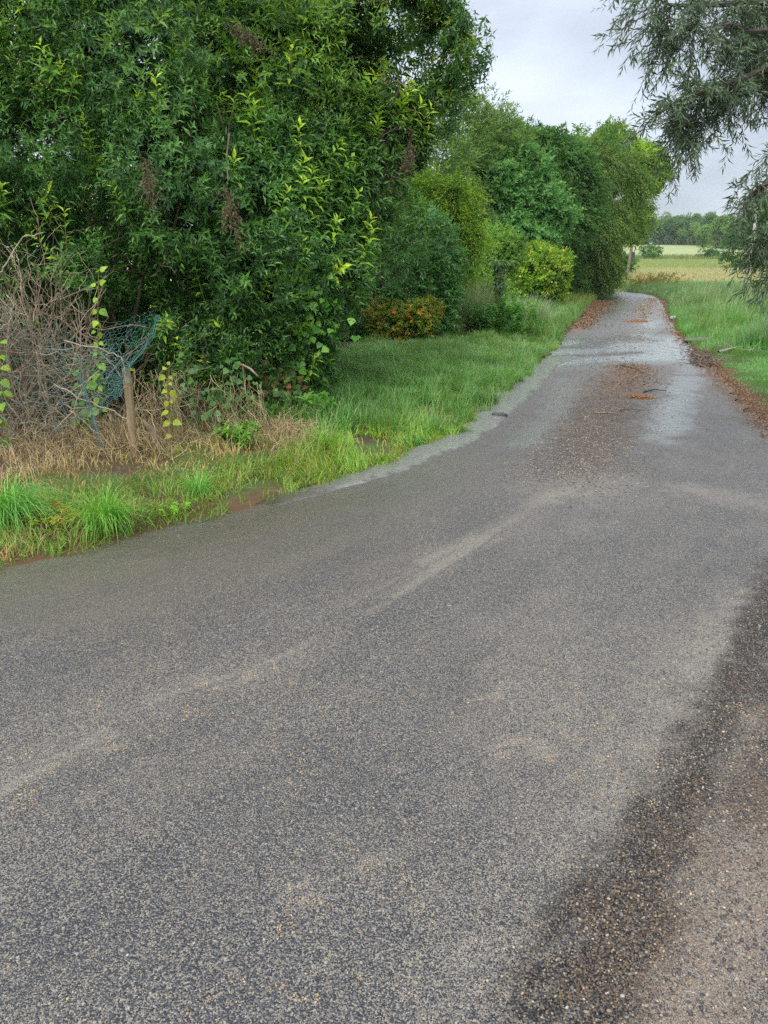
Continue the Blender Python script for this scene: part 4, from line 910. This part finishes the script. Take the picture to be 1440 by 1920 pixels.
verge(12000, 15, 24, 2.5, .34, .011, BRI, .35, .6, .1)
verge(60000, 30, 62, 11, .66, .024, PALE, .25, .4, .3)
verge(5000, 16, 40, 8, .8, .008, [(.36, .33, .2), (.42, .37, .24), (.3, .34, .18)], .2, .3, .4)
verge(5000, 16, 45, 8, .45, .022, [(.05, .16, .04), (.07, .2, .05)], .5, .6, .6, hb=lambda x, y, sd: 2 * ss(.5, .65, fbm(x * .8 + 11, y * .8, 2)))
n_ = 9000; y = rg.uniform(60, 70, n_); x = rg.uniform(15, 36, n_); sd = road_sd(x, y); k = sd > .3; x, y, sd = x[k], y[k], sd[k]
blades(mb, rg, np.stack([x, y, ground_z(x, y, sd)], 1), rg.uniform(.3, .75, len(x)), .03, pick(rg, len(x), PALE + BRI), .25, .4)
kind(mb.build('meadow_grass', M_GRASS), 'stuff')
# ripening crop in the field
mb = MB()
n_ = 70000; y = 64 + 34 * rg.random(n_) ** 1.2; x = rg.uniform(8, 58, n_); sd = road_sd(x, y); k = (sd > 2.5) & (x > 19 - (y - 64) * .15); x, y, sd = x[k], y[k], sd[k]
blades(mb, rg, np.stack([x, y, ground_z(x, y, sd)], 1), rg.uniform(.25, .55, len(x)), .05, pick(rg, len(x), [(.45, .42, .21), (.38, .38, .165), (.50, .47, .27), (.33, .37, .14)]), .25, .4, None, 2)
n_ = 42000; y = 94 + 60 * rg.random(n_); x = rg.uniform(15, 92, n_); k = x > y * .2; x, y = x[k], y[k]
blades(mb, rg, np.stack([x, y, ground_z(x, y, np.full(len(x), 30.))], 1), rg.uniform(.2, .45, len(x)), .08, pick(rg, len(x), [(.28, .34, .12), (.33, .38, .14), (.24, .31, .10)]), .2, .3, None, 2)
n_ = 9000; y = rg.uniform(155, 168, n_); x = rg.uniform(45, 105, n_)
blades(mb, rg, np.stack([x, y, ground_z(x, y, np.full(n_, 30.))], 1), rg.uniform(.4, 1.1, n_), .16, pick(rg, n_, [(.20, .27, .08), (.28, .32, .12), (.14, .2, .06)]), .3, .4, None, 2)
kind(mb.build('field_crop', M_DRY), 'stuff')

# grass tussocks one can tell apart
def tussock(label, px, py, n, h, wd, pal, lean=.8, curl=.9, r=.08, bias=None, name='grass_tussock', cat='grass tuft', seed=1, z=None):
    rgt = np.random.default_rng(seed); gx, gy = gr(px, py, .05)
    if z is not None: gx, gy = z
    a = rgt.random(n) * 6.28; rr = r * np.sqrt(rgt.random(n)); x = gx + rr * np.cos(a); y = gy + rr * np.sin(a)
    if bias is not None: a = np.where(rgt.random(n) < .6, rgt.normal(bias, .7, n), a)
    gz = float(ground_z(np.array([gx]), np.array([gy]))[0]); mb = MB()
    blades(mb, rgt, np.stack([x, y, np.full(n, gz - .01)], 1), h * rgt.uniform(.5, 1.2, n), wd, pick(rgt, n, pal), lean, curl, a, 5)
    return tag(recentre(mb.build(name, M_GRASS), (gx, gy, gz)), label, cat)
FRESH = [(.13, .36, .06), (.18, .42, .08), (.24, .46, .13), (.09, .27, .05)]
tussock('large fresh tussock with long arching blades at the left edge of the lane', 15, 985, 620, .5, .008, FRESH, .7, .8, .13, -.6, seed=1)
tussock('upright bushy tussock between the arching tussock and the wooden stake', 196, 985, 460, .42, .007, FRESH[:2] + YEL[:2] + FRESH[:2], .5, .6, .11, -1.0, seed=2)
tussock('short tussock right of the wooden stake', 372, 925, 190, .25, .006, FRESH, .5, .6, .07, seed=3)
tussock('bright yellow-green tussock where the lawn meets the dry stalks', 610, 845, 420, .34, .007, YEL[:3] + FRESH[:2], .5, .6, .13, seed=4)
tussock('bright tussock leaning over the narrow end of the gutter water', 655, 870, 260, .24, .006, YEL[:3], .8, .9, .12, -1.2, seed=5)
tussock('small tuft growing out of the running water in the gutter', 865, 812, 120, .13, .006, FRESH[:2] + LAWN, .5, .5, .06, seed=6, z=gr(865, 814))
tussock('dense tuft on the lawn edge beside the bare mud patch', 768, 825, 260, .2, .006, FRESH[:2] + LAWN, .7, .7, .13, seed=7)
tussock('tuft hanging over the far side of the mud patch', 868, 785, 220, .17, .007, LAWN, .6, .7, .12, seed=8)
tussock('small tuft at the muddy lip of the gutter, above the tuft standing in the water', 905, 765, 130, .15, .006, LAWN, .6, .7, .1, seed=12)
tussock('ragged tuft drooping over the gutter just before the wet crossing', 975, 690, 240, .24, .01, LAWN, .7, .7, .18, seed=13)
tussock('yellowish tuft at the water edge near the narrow end of the gutter', 715, 858, 200, .17, .006, YEL[:3], .8, .9, .1, -.9, seed=14)
tussock('vivid green tussock in the tall right verge', 1370, 620, 420, .6, .014, [(.08, .30, .03), (.12, .36, .04)], .4, .5, .25, seed=9)
tussock('dark green tussock at the far right of the verge', 1418, 655, 420, .5, .013, [(.03, .13, .03), (.045, .17, .035)], .5, .6, .28, seed=10)
# tall grasses and weeds by the ivy-covered post
for i, (lb, px, py, h, pal, r, ln) in enumerate([
    ('tall grey-green reed grass just left of the ivy-covered post', 890, 634, 1.25, [(.17, .25, .12), (.22, .29, .16), (.26, .30, .18)], .5, .3),
    ('tall darker reed grass between the red-tipped shrub and the post', 842, 640, 1.1, [(.12, .2, .09), (.17, .25, .12), (.25, .25, .15)], .4, .3),
    ('pale silvery grass just right of the ivy-covered post', 985, 628, .95, [(.30, .37, .28), (.38, .44, .34), (.2, .29, .15)], .42, .35)]):
    tussock(lb, px, py, 1300, h, .02, pal, ln, .09, r, name='reed_grass', cat='tall grass', seed=20 + i)
def weed(label, px, py, h, r, n, pal, lsz, seed, name='weed_plant', cat='weed', W=.5, sp=None, gz=None):
    rgt = np.random.default_rng(seed); gx, gy = gr(px, py, .05) if sp is None else sp; gz = float(ground_z(np.array([gx]), np.array([gy]))[0])
    root = thing(name, label, cat, (gx, gy, gz)); ms = MB(); P = []; A = []
    for _ in range(n):
        a = np.array([gx, gy, gz - .02]) + np.append(rgt.normal(0, r * .4, 2), 0); b = a + np.array([rgt.normal(0, r * .5), rgt.normal(0, r * .5), h * rgt.uniform(.6, 1.1)])
        p = wob(rgt, a, b, 8, .15); tube(ms, p, np.linspace(.006, .002, 8), (.12, .16, .06), 3)
        for k in range(1, 8): P.append(p[k]); A.append(p[k] - p[k - 1])
    ms.build('stem', M_SOFT, root); P = np.array(P); A = np.array(A); mb = MB()
    shoots(mb, rgt, P, A, 6, h / 9, lsz, W, 1.1, pick(rgt, len(P), pal), False, .1, .2, True); mb.build('foliage', M_SOFT, root)
weed('dark leafy weeds at the foot of the reed grass', 905, 640, .75, .5, 40, [(.03, .11, .03), (.05, .15, .04)], .11, 31)
weed('fresh green weeds right of the ivy-covered post', 968, 640, .9, .45, 36, [(.07, .22, .04), (.10, .27, .05), (.05, .16, .04)], .10, 32)
weed('brownish dock plants standing at the field edge beyond the bend', 1232, 540, 1.15, 2.2, 90, [(.12, .17, .05), (.17, .14, .06), (.09, .16, .04), (.2, .12, .06)], .2, 33, 'dock_plant', 'dock', .22, sp=(21.6, 62.5))

for i, (lb, px, py, h, pal, ls) in enumerate([
    ('low broad-leaved weed among the dry stalks right of the yellow-leaved nettle', 455, 850, .2, [(.08, .22, .04), (.12, .28, .05)], .07),
    ('small clump of clover-like leaves at the road edge in front of the wooden stake', 330, 955, .1, [(.13, .3, .05), (.18, .36, .06)], .03),
    ('creeping weed with yellowish leaves beside the arching tussock', 105, 985, .13, [(.24, .3, .06), (.16, .28, .05), (.3, .2, .06)], .04),
    ('broad dock leaves at the bottom edge of the bush by the lawn', 590, 800, .22, [(.06, .18, .04), (.09, .24, .05)], .1)]):
    weed(lb, px, py, h, .16, 16, pal, ls, 60 + i)
# ------------------------------------------------------------------ posts and poles
rg = np.random.default_rng(81)
pb = np.array([*gr(940, 640), .05]); pt = at(936, 492, pb[1])
po = thing('fence_post', 'thick old post smothered in ivy at the far end of the lawn', 'fence post', pb)
mb = MB(); p_ = wob(rg, pb - [0, 0, .1], pt, 8, .05); tube(mb, p_, np.linspace(.09, .075, 8), (.10, .09, .065), 10, True); mb.build('shaft', M_WOOD, po, True)
k = 620; t = rg.random(k) ** .8; P = pb + (pt - pb) * t[:, None]; a = rg.random(k) * 6.28; u = np.stack([np.cos(a), np.sin(a), rg.normal(.1, .3, k)], 1); P = P + u * (.075 + .045 * rg.random(k))[:, None]
mb = MB(); leaves(mb, P, nrm(u * .4 + rg.normal(0, .4, (k, 3)) + [0, 0, -.6]), u, rg.uniform(.05, .11, k), .07, pick(rg, k, [(.03, .085, .025), (.045, .115, .03), (.08, .16, .05)]), True, .1, .06)
P2 = pt + rg.normal(0, 1, (120, 3)) * [.2, .16, .06]; leaves(mb, P2, nrm(rg.normal(size=(120, 3)) + [0, 0, .2]), nrm(rg.normal(0, .4, (120, 3)) + [0, 0, 1]), rg.uniform(.05, .1, 120), .07, pick(rg, 120, [(.06, .15, .04), (.10, .2, .06)]), True)
mb.build('ivy', M_LEAF, po)

def pole(label, px0, py0, px1, py1, Y, r, c, box=None, extra=0):
    b = at(px0, py0, Y); d = nrm(at(px1, py1, Y) - b); l = (7.4) / d[2]; rt = thing('utility_pole', label, 'utility pole', b)
    mb = MB(); pts = b + d * np.linspace(-.4, l, 8)[:, None]; tube(mb, pts, np.linspace(r, r * .7, 8), c, 10, True); mb.build('shaft', M_WOOD if extra == 0 else M_CONC, rt, True)
    T = b + d * (l - .35)
    mb = MB(); tube(mb, [T + [-.6, 0, 0], T + [.6, 0, 0]], .05, (.2, .17, .13), 4, True); mb.build('crossarm', M_WOOD, rt)
    for q in (-.5, 0, .5):
        mb = MB(); tube(mb, [T + [q, 0, .05], T + [q, 0, .09], T + [q, 0, .13], T + [q, 0, .17], T + [q, 0, .2]], [.02, .045, .03, .045, .02], (.5, .5, .48), 8, True); mb.build('insulator', M_CONC, rt)
    if box:
        bx = at(*box, Y); mb = MB(); tube(mb, [bx + [.16, -.12, -.3], bx + [.16, -.12, .3]], .2, (.05, .05, .05), 4, True); mb.build('cable_box', M_CONC, rt)
pole('leaning wooden electricity pole beyond the bend at the edge of the oak', 1176, 515, 1190, 430, 80, .17, (.20, .17, .135), (1183, 478))
pole('pale concrete pole at the right behind the hanging willow twigs', 1403, 522, 1408, 480, 82, .19, (.42, .41, .38), None, 1)

# stone drain slab and pale stone on the right edge
def stone(name, label, cat, c, sz, col, seed):
    rgs = np.random.default_rng(seed); n1, n2 = 9, 14; th = np.linspace(0, math.pi, n1)[:, None]; ph = np.linspace(0, 2 * math.pi, n2, endpoint=False)[None]
    d = np.stack([np.sin(th) * np.cos(ph), np.sin(th) * np.sin(ph), np.cos(th) + 0 * ph], -1); d = np.sign(d) * np.abs(d) ** .6
    V = d * np.array(sz) * (1 + .12 * n3(d.reshape(-1, 3) * 2, 1.3, seed).reshape(n1, n2, 1)) + np.array(c)
    i = np.arange(n1 - 1)[:, None] * n2; j = np.arange(n2)[None]; q = np.stack([i + j, i + n2 + j, i + n2 + (j + 1) % n2, i + (j + 1) % n2], -1).reshape(-1, 4)
    mb = MB(); mb.add(V, np.concatenate([q[:, [0, 1, 2]], q[:, [0, 2, 3]]]), col); return tag(recentre(mb.build(name, M_STONE, smooth=True), c), label, cat)
g_ = gr(1292, 644); stone('kerb_stone', 'dark flat stone slab at the water edge under the right verge', 'stone', (g_[0] + .2, g_[1], .07), (.35, .16, .06), (.10, .09, .075), 3)
g_ = gr(1256, 602); stone('boulder', 'pale boulder half hidden by the right verge', 'stone', (g_[0] + .1, g_[1], .1), (.1, .09, .07), (.3, .3, .28), 4)
g_ = gr(936, 783); stone('broken_kerb', 'broken lump of tarmac at the gutter edge', 'stone', (g_[0], g_[1], .03), (.09, .05, .03), (.06, .055, .05), 5)

# ------------------------------------------------------------------ loose gravel, leaf litter, twigs on the lane
rg = np.random.default_rng(91)
ph_ = (1 + 5 ** .5) / 2
ico = nrm(np.array([(-1, ph_, 0), (1, ph_, 0), (-1, -ph_, 0), (1, -ph_, 0), (0, -1, ph_), (0, 1, ph_), (0, -1, -ph_), (0, 1, -ph_), (ph_, 0, -1), (ph_, 0, 1), (-ph_, 0, -1), (-ph_, 0, 1)], float))
icf = np.array([(0, 11, 5), (0, 5, 1), (0, 1, 7), (0, 7, 10), (0, 10, 11), (1, 5, 9), (5, 11, 4), (11, 10, 2), (10, 7, 6), (7, 1, 8), (3, 9, 4), (3, 4, 2), (3, 2, 6), (3, 6, 8), (3, 8, 9), (4, 9, 5), (2, 4, 11), (6, 2, 10), (8, 6, 7), (9, 8, 1)])
def pebbles(mb, x, y, r, pal, wts=None):
    n = len(x); z = ROAD_Z(x, y) + r * .25; a = rg.random(n) * 6.28; s = rg.uniform(.6, 1.3, (n, 3)) * np.array([1.15, .85, .62])
    V = ico[None] * s[:, None] * r[:, None, None] * rg.uniform(.85, 1.15, (n, 12, 1)); ca, sa_ = np.cos(a)[:, None], np.sin(a)[:, None]
    V = np.stack([V[..., 0] * ca - V[..., 1] * sa_, V[..., 0] * sa_ + V[..., 1] * ca, V[..., 2]], -1) + np.stack([x, y, z], -1)[:, None]
    mb.add(V, (np.arange(n) * 12)[:, None, None] + icf[None], np.repeat(pick(rg, n, pal, wts), 12, 0))
def along(pts, wd, n):
    pl = px_line(pts); t = rg.random(n) * (len(pl) - 1); x = np.interp(t, range(len(pl)), pl[:, 0]); y = np.interp(t, range(len(pl)), pl[:, 1])
    return x + rg.normal(0, wd, n), y + rg.normal(0, wd, n)
PEB = [(.04, .04, .044), (.11, .10, .092), (.22, .17, .11), (.33, .27, .19), (.42, .38, .32), (.2, .11, .06)]
mb = MB()
x, y = along([(1520, 1100), (1440, 1200), (1390, 1330), (1310, 1450), (1230, 1610), (1140, 1750), (1060, 1930)], .15, 6400); pebbles(mb, x, y, rg.uniform(.0016, .004, 6400) * rg.choice([1, 1, 1, 1.5], 6400), PEB, [.40, .26, .19, .09, .02, .04])
x, y = along([(1500, 1300), (1440, 1450), (1400, 1600), (1380, 1800), (1350, 1960)], .14, 4200); pebbles(mb, x, y, rg.uniform(.0016, .0038, 4200) * rg.choice([1, 1, 1, 1.6], 4200), PEB, [.4, .25, .19, .1, .02, .04])
x, y = along([(1165, 715), (1140, 760), (1115, 810), (1095, 860), (1070, 920)], .27, 8200); pebbles(mb, x, y, rg.uniform(.0035, .009, 8200), [(.06, .05, .045), (.14, .11, .085), (.22, .165, .11), (.3, .25, .18), (.38, .34, .28), (.17, .10, .06)], [.28, .22, .22, .14, .06, .08])
x = rg.uniform(-2.5, 3.5, 6500); y = rg.uniform(.7, 5, 6500); k = (road_sd(x, y) < -.1) & (fbm(x * 3, y * 3, 3) > .44); x, y = x[k], y[k]; pebbles(mb, x, y, rg.uniform(.0015, .0038, len(x)), PEB, [.2, .2, .28, .2, .06, .06])
# grains gathered in little washed lines
x = rg.uniform(-1.6, 1.4, 60000); y = rg.uniform(.8, 3.2, 60000); wg = np.abs(fbm(x * 3.3 + 3, y * 3.3 + 8, 3) - .5); k = (wg < .016) & (fbm(x * 1.3, y * 1.3, 4) > .46) & (rg.random(60000) < .9); x, y = x[k], y[k]
pebbles(mb, x, y, rg.uniform(.0015, .0038, len(x)), [(.36, .25, .13), (.3, .2, .1), (.42, .34, .22), (.12, .1, .08)])
kind(mb.build('gravel', M_PEBBLE, smooth=True), 'stuff')

mb = MB(); RUST = [(.31, .17, .09), (.23, .125, .07), (.38, .24, .135), (.13, .085, .055)]
def litter_(x, y, s, pal=RUST):
    n = len(x); z = np.where(inside(x, y), ROAD_Z(x, y), ground_z(x, y)) + .008 + rg.random(n) * .012; a = rg.random(n) * 6.28; D = np.stack([np.cos(a), np.sin(a), rg.normal(0, .2, n)], 1)
    leaves(mb, np.stack([x, y, z], 1), D, nrm(rg.normal(0, .25, (n, 3)) + [0, 0, 1]), s * rg.uniform(.6, 1.3, n), s * .5, pick(rg, n, pal), False, .1, .2)
x, y = along([(1070, 618), (1095, 598), (1120, 577), (1140, 566)], .32, 2600); litter_(x, y, .10)
x, y = along([(1335, 690), (1375, 725), (1440, 790), (1500, 850)], .13, 3200); litter_(x, y, .032, RUST + [(.36, .24, .14)])
x, y = along([(1180, 690), (1190, 700), (1200, 715), (1175, 735)], .2, 650); litter_(x, y, .04, RUST[1:] + [(.2, .09, .045)])
x, y = along([(1212, 575), (1200, 612), (1190, 640), (1150, 690), (1120, 760)], .35, 900); litter_(x, y, .045)
x, y = along([(1220, 560), (1212, 575), (1200, 605)], .3, 700); litter_(x, y, .09, [(.36, .25, .12), (.3, .16, .07)])
x, y = along([(1185, 750), (1215, 752)], .06, 260); litter_(x, y, .04, [(.45, .2, .07), (.36, .16, .06)])
x, y = along([(1175, 606), (1210, 605)], .12, 260); litter_(x, y, .07, [(.45, .22, .08), (.36, .16, .06)])
x, y = along([(1245, 560), (1252, 590), (1275, 625), (1300, 650)], .15, 1100); litter_(x, y, .08)
x, y = along([(1310, 665), (1325, 690), (1300, 655)], .14, 700); litter_(x, y, .07, [(.12, .08, .05), (.2, .13, .08), (.07, .05, .035)])
x = rg.uniform(-1, 6, 260); y = rg.uniform(3, 16, 260); k = road_sd(x, y) < -.1; litter_(x[k], y[k], .018)
kind(mb.build('leaf_litter', M_DRY), 'stuff')
def stick(label, pts, r, c, side=2):
    b = np.array([[*gr(*q), .055 + .01 * (i % 2)] for i, q in enumerate(pts)]); mb = MB(); t = np.linspace(0, len(b) - 1, 10); pp = np.stack([np.interp(t, range(len(b)), b[:, k]) for k in range(3)], -1) + rg.normal(0, r * .5, (10, 3)) * [1, 1, .3]
    tube(mb, pp, np.linspace(r, r * .4, 10), c, 5, True)
    for k in range(side):
        j = int(rg.integers(2, 8)); e = pp[j] + np.append(rg.normal(0, .12, 2), .03); tube(mb, wob(rg, pp[j] - (e - pp[j]) * .05, e, 5, .2), np.linspace(r * .6, r * .2, 5), c, 4)
    tag(recentre(mb.build('twig', M_BARK, smooth=True), b[0]), label, 'twig')
stick('thin straight twig lying across the gravel patch on the lane', [(1115, 782), (1150, 784), (1162, 786)], .010, (.26, .17, .11), 0)
stick('dark crooked twig at the right of the gravel patch', [(1205, 742), (1230, 738), (1250, 741)], .012, (.05, .04, .035), 0)
stick('long twig on the leaf litter at the edge of the wet crossing', [(1165, 690), (1190, 698), (1205, 705)], .012, (.10, .06, .04), 0)
stick('brown twig near the middle of the lane below the orange leaves', [(1160, 778), (1180, 776), (1200, 779)], .008, (.13, .08, .055), 0)
fb = thing('fallen_branch', 'grey fallen branch with bare twigs lying in the right verge', 'branch', (*gr(1380, 668), .1)); mb = MB()
c_ = [np.array([*gr(*q), .13]) for q in ((1345, 672), (1375, 664), (1400, 657), (1408, 668))]; tube(mb, np.array(c_), [.025, .02, .014, .006], (.3, .26, .21), 5); mb.build('limb', M_BARK, fb)
for k in range(14):
    mb = MB(); s0 = c_[rg.integers(0, 4)]; tube(mb, wob(rg, s0, s0 + rg.normal(0, 1, 3) * [.4, .25, .1] + [0, 0, .1], 6, .2), np.linspace(.008, .003, 6), (.24, .2, .16), 4); mb.build('twig', M_BARK, fb)
fd = MB()
for k in range(90): s0 = np.array([*gr(rg.uniform(1300, 1345), rg.uniform(655, 690)), .08]); fd_l = rg.normal(0, 1, 3) * [.25, .25, .08]; tube(fd, wob(rg, s0, s0 + fd_l, 5, .2), np.linspace(.007, .002, 5), pick(rg, 1, [(.12, .09, .07), (.2, .15, .11)])[0], 3)
kind(fd.build('twig_debris', M_BARK), 'stuff')

# ------------------------------------------------------------------ field shrubs and the woodland on the rise
def far_shrub(label, px, py, Y, rx, rz, pal, seed, cat='shrub', name='field_shrub', n=260, leaf=.45, lobes=4):
    rgt = np.random.default_rng(seed); c = at(px, py, Y); base = (c[0], Y, float(ground_z(np.array([c[0]]), np.array([Y]), np.array([30.]))[0]))
    lb = [(c + rgt.normal(0, .35, 3) * [rx, rx, rz * .7], (rx * rgt.uniform(.55, .8),) * 2 + (rz * rgt.uniform(.55, .85),)) for _ in range(lobes)]
    return shrub(name, label, cat, base, lb, seed, n, 6, leaf, .6, pal, (leaf, leaf * 1.6), .35, .7, .4, M_SOFT, None, .9, .1, trunk_r=.12, tw=1, back=.5)
FD = [(.03, .09, .03), (.045, .125, .04), (.07, .16, .05)]
far_shrub('dark spreading shrub on the grassy bank in the middle of the field', 1224, 476, 160, 2.0, 1.4, FD, 101, n=420, leaf=.3)
far_shrub('smaller rounded shrub in front of the spreading one on the field bank', 1214, 482, 157, 1.1, 1.1, [(.06, .15, .045), (.08, .19, .055)], 102, leaf=.26)
far_shrub('thin see-through shrub left of the round dark one on the bank', 1318, 475, 162, 1.1, 1.7, [(.06, .14, .05), (.08, .17, .07)], 103, n=120, leaf=.26)
far_shrub('round dark shrub on the bank toward the right', 1337, 478, 160, 1.5, 1.2, FD, 104, n=380, leaf=.28)
far_shrub('low scrub right of the round dark shrub on the bank', 1352, 489, 157, 2.0, .6, [(.09, .17, .05), (.13, .2, .07)], 105, n=200, leaf=.28)
far_shrub('dark broad tree behind the pale pole at the right', 1425, 470, 98, 3.3, 3.4, [(.03, .09, .03), (.045, .12, .04)], 106, 'tree', 'field_tree', 1500, .32, 7)
far_shrub('low shrub at the foot of the broad dark tree', 1400, 500, 97, 1.5, 1.3, FD, 107, n=420, leaf=.3)

def far_tree(name, label, seed, h, w_, pal, group):
    rgt = np.random.default_rng(seed); lb = []
    for k in range(9):
        a = rgt.random() * 6.28; q = rgt.random() ** .5; zz = h * rgt.uniform(.38, .86); rr = w_ * rgt.uniform(.32, .52)
        lb.append((np.array([math.cos(a) * q * w_ * .55, math.sin(a) * q * w_ * .55, zz]), (rr, rr, rr * rgt.uniform(.8, 1.1))))
    lb.append((np.array([0, 0, h * .8]), (w_ * .45, w_ * .45, h * .2))); lb.append((np.array([0, -.5, h * .22]), (w_ * .7, w_ * .5, h * .2)))
    root = thing(name, label, 'tree', (0, 0, 0), group); mb = MB(); limbs(mb, rgt, (0, 0, 0), lb, .22, BARKC, .85, 0); mb.build('trunk', M_BARK, root)
    Cn = MB(); N0 = 1500; P = []; U = []
    for c, rd in lb:
        u = nrm(rgt.normal(size=(N0 // 9, 3))); P.append(c + u * np.array(rd) * (1 + .15 * n3(u * 2 + c, 1.5, seed))[:, None] * (1 - .3 * rgt.random((len(u), 1)) ** 2)); U.append(u)
    P = np.concatenate(P); U = np.concatenate(U); k = (P[:, 2] > .2) & (n3(P, .7, seed) < .8); P, U = P[k], U[k]
    shoots(Cn, rgt, P, U + [0, 0, .4], 4, .7, .55, .7, 1.0, pick(rgt, len(P), pal) * (1 + .25 * n3(P, .5, seed + 3)[:, None]), False, .1, .1, True); Cn.build('crown', M_SOFT, root)
    return root
kinds = [('poplar_tree', 'pale grey-green tree in the left part of the distant tree line', 'pale trees of the distant wood', 201, 13, 4.2, [(.10, .18, .09), (.13, .21, .11)]),
         ('woodland_tree', 'dark tree in the middle of the distant tree line', 'dark trees of the distant wood', 202, 12.5, 4.6, [(.06, .14, .055), (.085, .175, .065)]),
         ('broadleaf_tree', 'mid-green rounded tree in front of the distant tree line on the right', 'green trees of the distant wood', 203, 11, 5.0, [(.085, .185, .055), (.12, .225, .065)])]
rg = np.random.default_rng(99)
protos = [far_tree(n_, l_, s_, h_, w_, p_, g_) for n_, l_, g_, s_, h_, w_, p_ in kinds]
used = [False] * 3
def plant(kx, x, y, s):
    z = float(ground_z(np.array([x]), np.array([y]), np.array([30.]))[0]) - .2; sc = (s * rg.uniform(.9, 1.15), s * rg.uniform(.9, 1.15), s * rg.uniform(.88, 1.12))
    if not used[kx]:
        used[kx] = True; o = protos[kx]; o.location = (x, y, z); o.scale = sc
    else: copy_tree(protos[kx], (x, y, z), rg.random() * 6.28, sc)
def xw(px, Y): return at(px, 460, Y)[0]
for px in range(1090, 1270, 13): plant(0, xw(px + rg.normal(0, 3), 385), 385 + rg.normal(0, 5), rg.uniform(.85, 1.05))
for px in range(1225, 1400, 12): plant(1, xw(px + rg.normal(0, 3), 372), 374 + rg.normal(0, 6), rg.uniform(.85, 1.1))
for px in range(1100, 1420, 15): plant(1, xw(px, 405), 405 + rg.normal(0, 6), rg.uniform(.95, 1.15))
for px, Y, s in ((1275, 356, .72), (1300, 352, .8), (1322, 345, .85), (1318, 300, .7), (1345, 290, .9), (1372, 282, 1.0), (1400, 276, 1.1), (1430, 270, 1.1), (1360, 320, 1.1), (1390, 315, 1.2), (1425, 310, 1.25), (1465, 280, 1.1), (1500, 285, 1.1)): plant(2, xw(px, Y), Y, s)

# ------------------------------------------------------------------ thin moist air over the fields
hz = MB()
x0, x1, y0, y1, z0, z1 = -1400, 1400, -280, 1500, -4, 52
cv = np.array([(x, y, z) for x in (x0, x1) for y in (y0, y1) for z in (z0, z1)], float)
hz.add(cv, np.array([(0, 1, 3), (0, 3, 2), (4, 6, 7), (4, 7, 5), (0, 4, 5), (0, 5, 1), (2, 3, 7), (2, 7, 6), (0, 2, 6), (0, 6, 4), (1, 5, 7), (1, 7, 3)]), (.8, .8, .8))
m, t, N, K = mat('moist_air'); pv = N.new('ShaderNodeVolumePrincipled'); pv.inputs['Color'].default_value = (.86, .93, 1, 1); pv.inputs['Density'].default_value = .0002; pv.inputs['Anisotropy'].default_value = .2
o = N.new('ShaderNodeOutputMaterial'); K(pv.outputs[0], o.inputs['Volume'])
haze = kind(hz.build('haze', m), 'stuff')
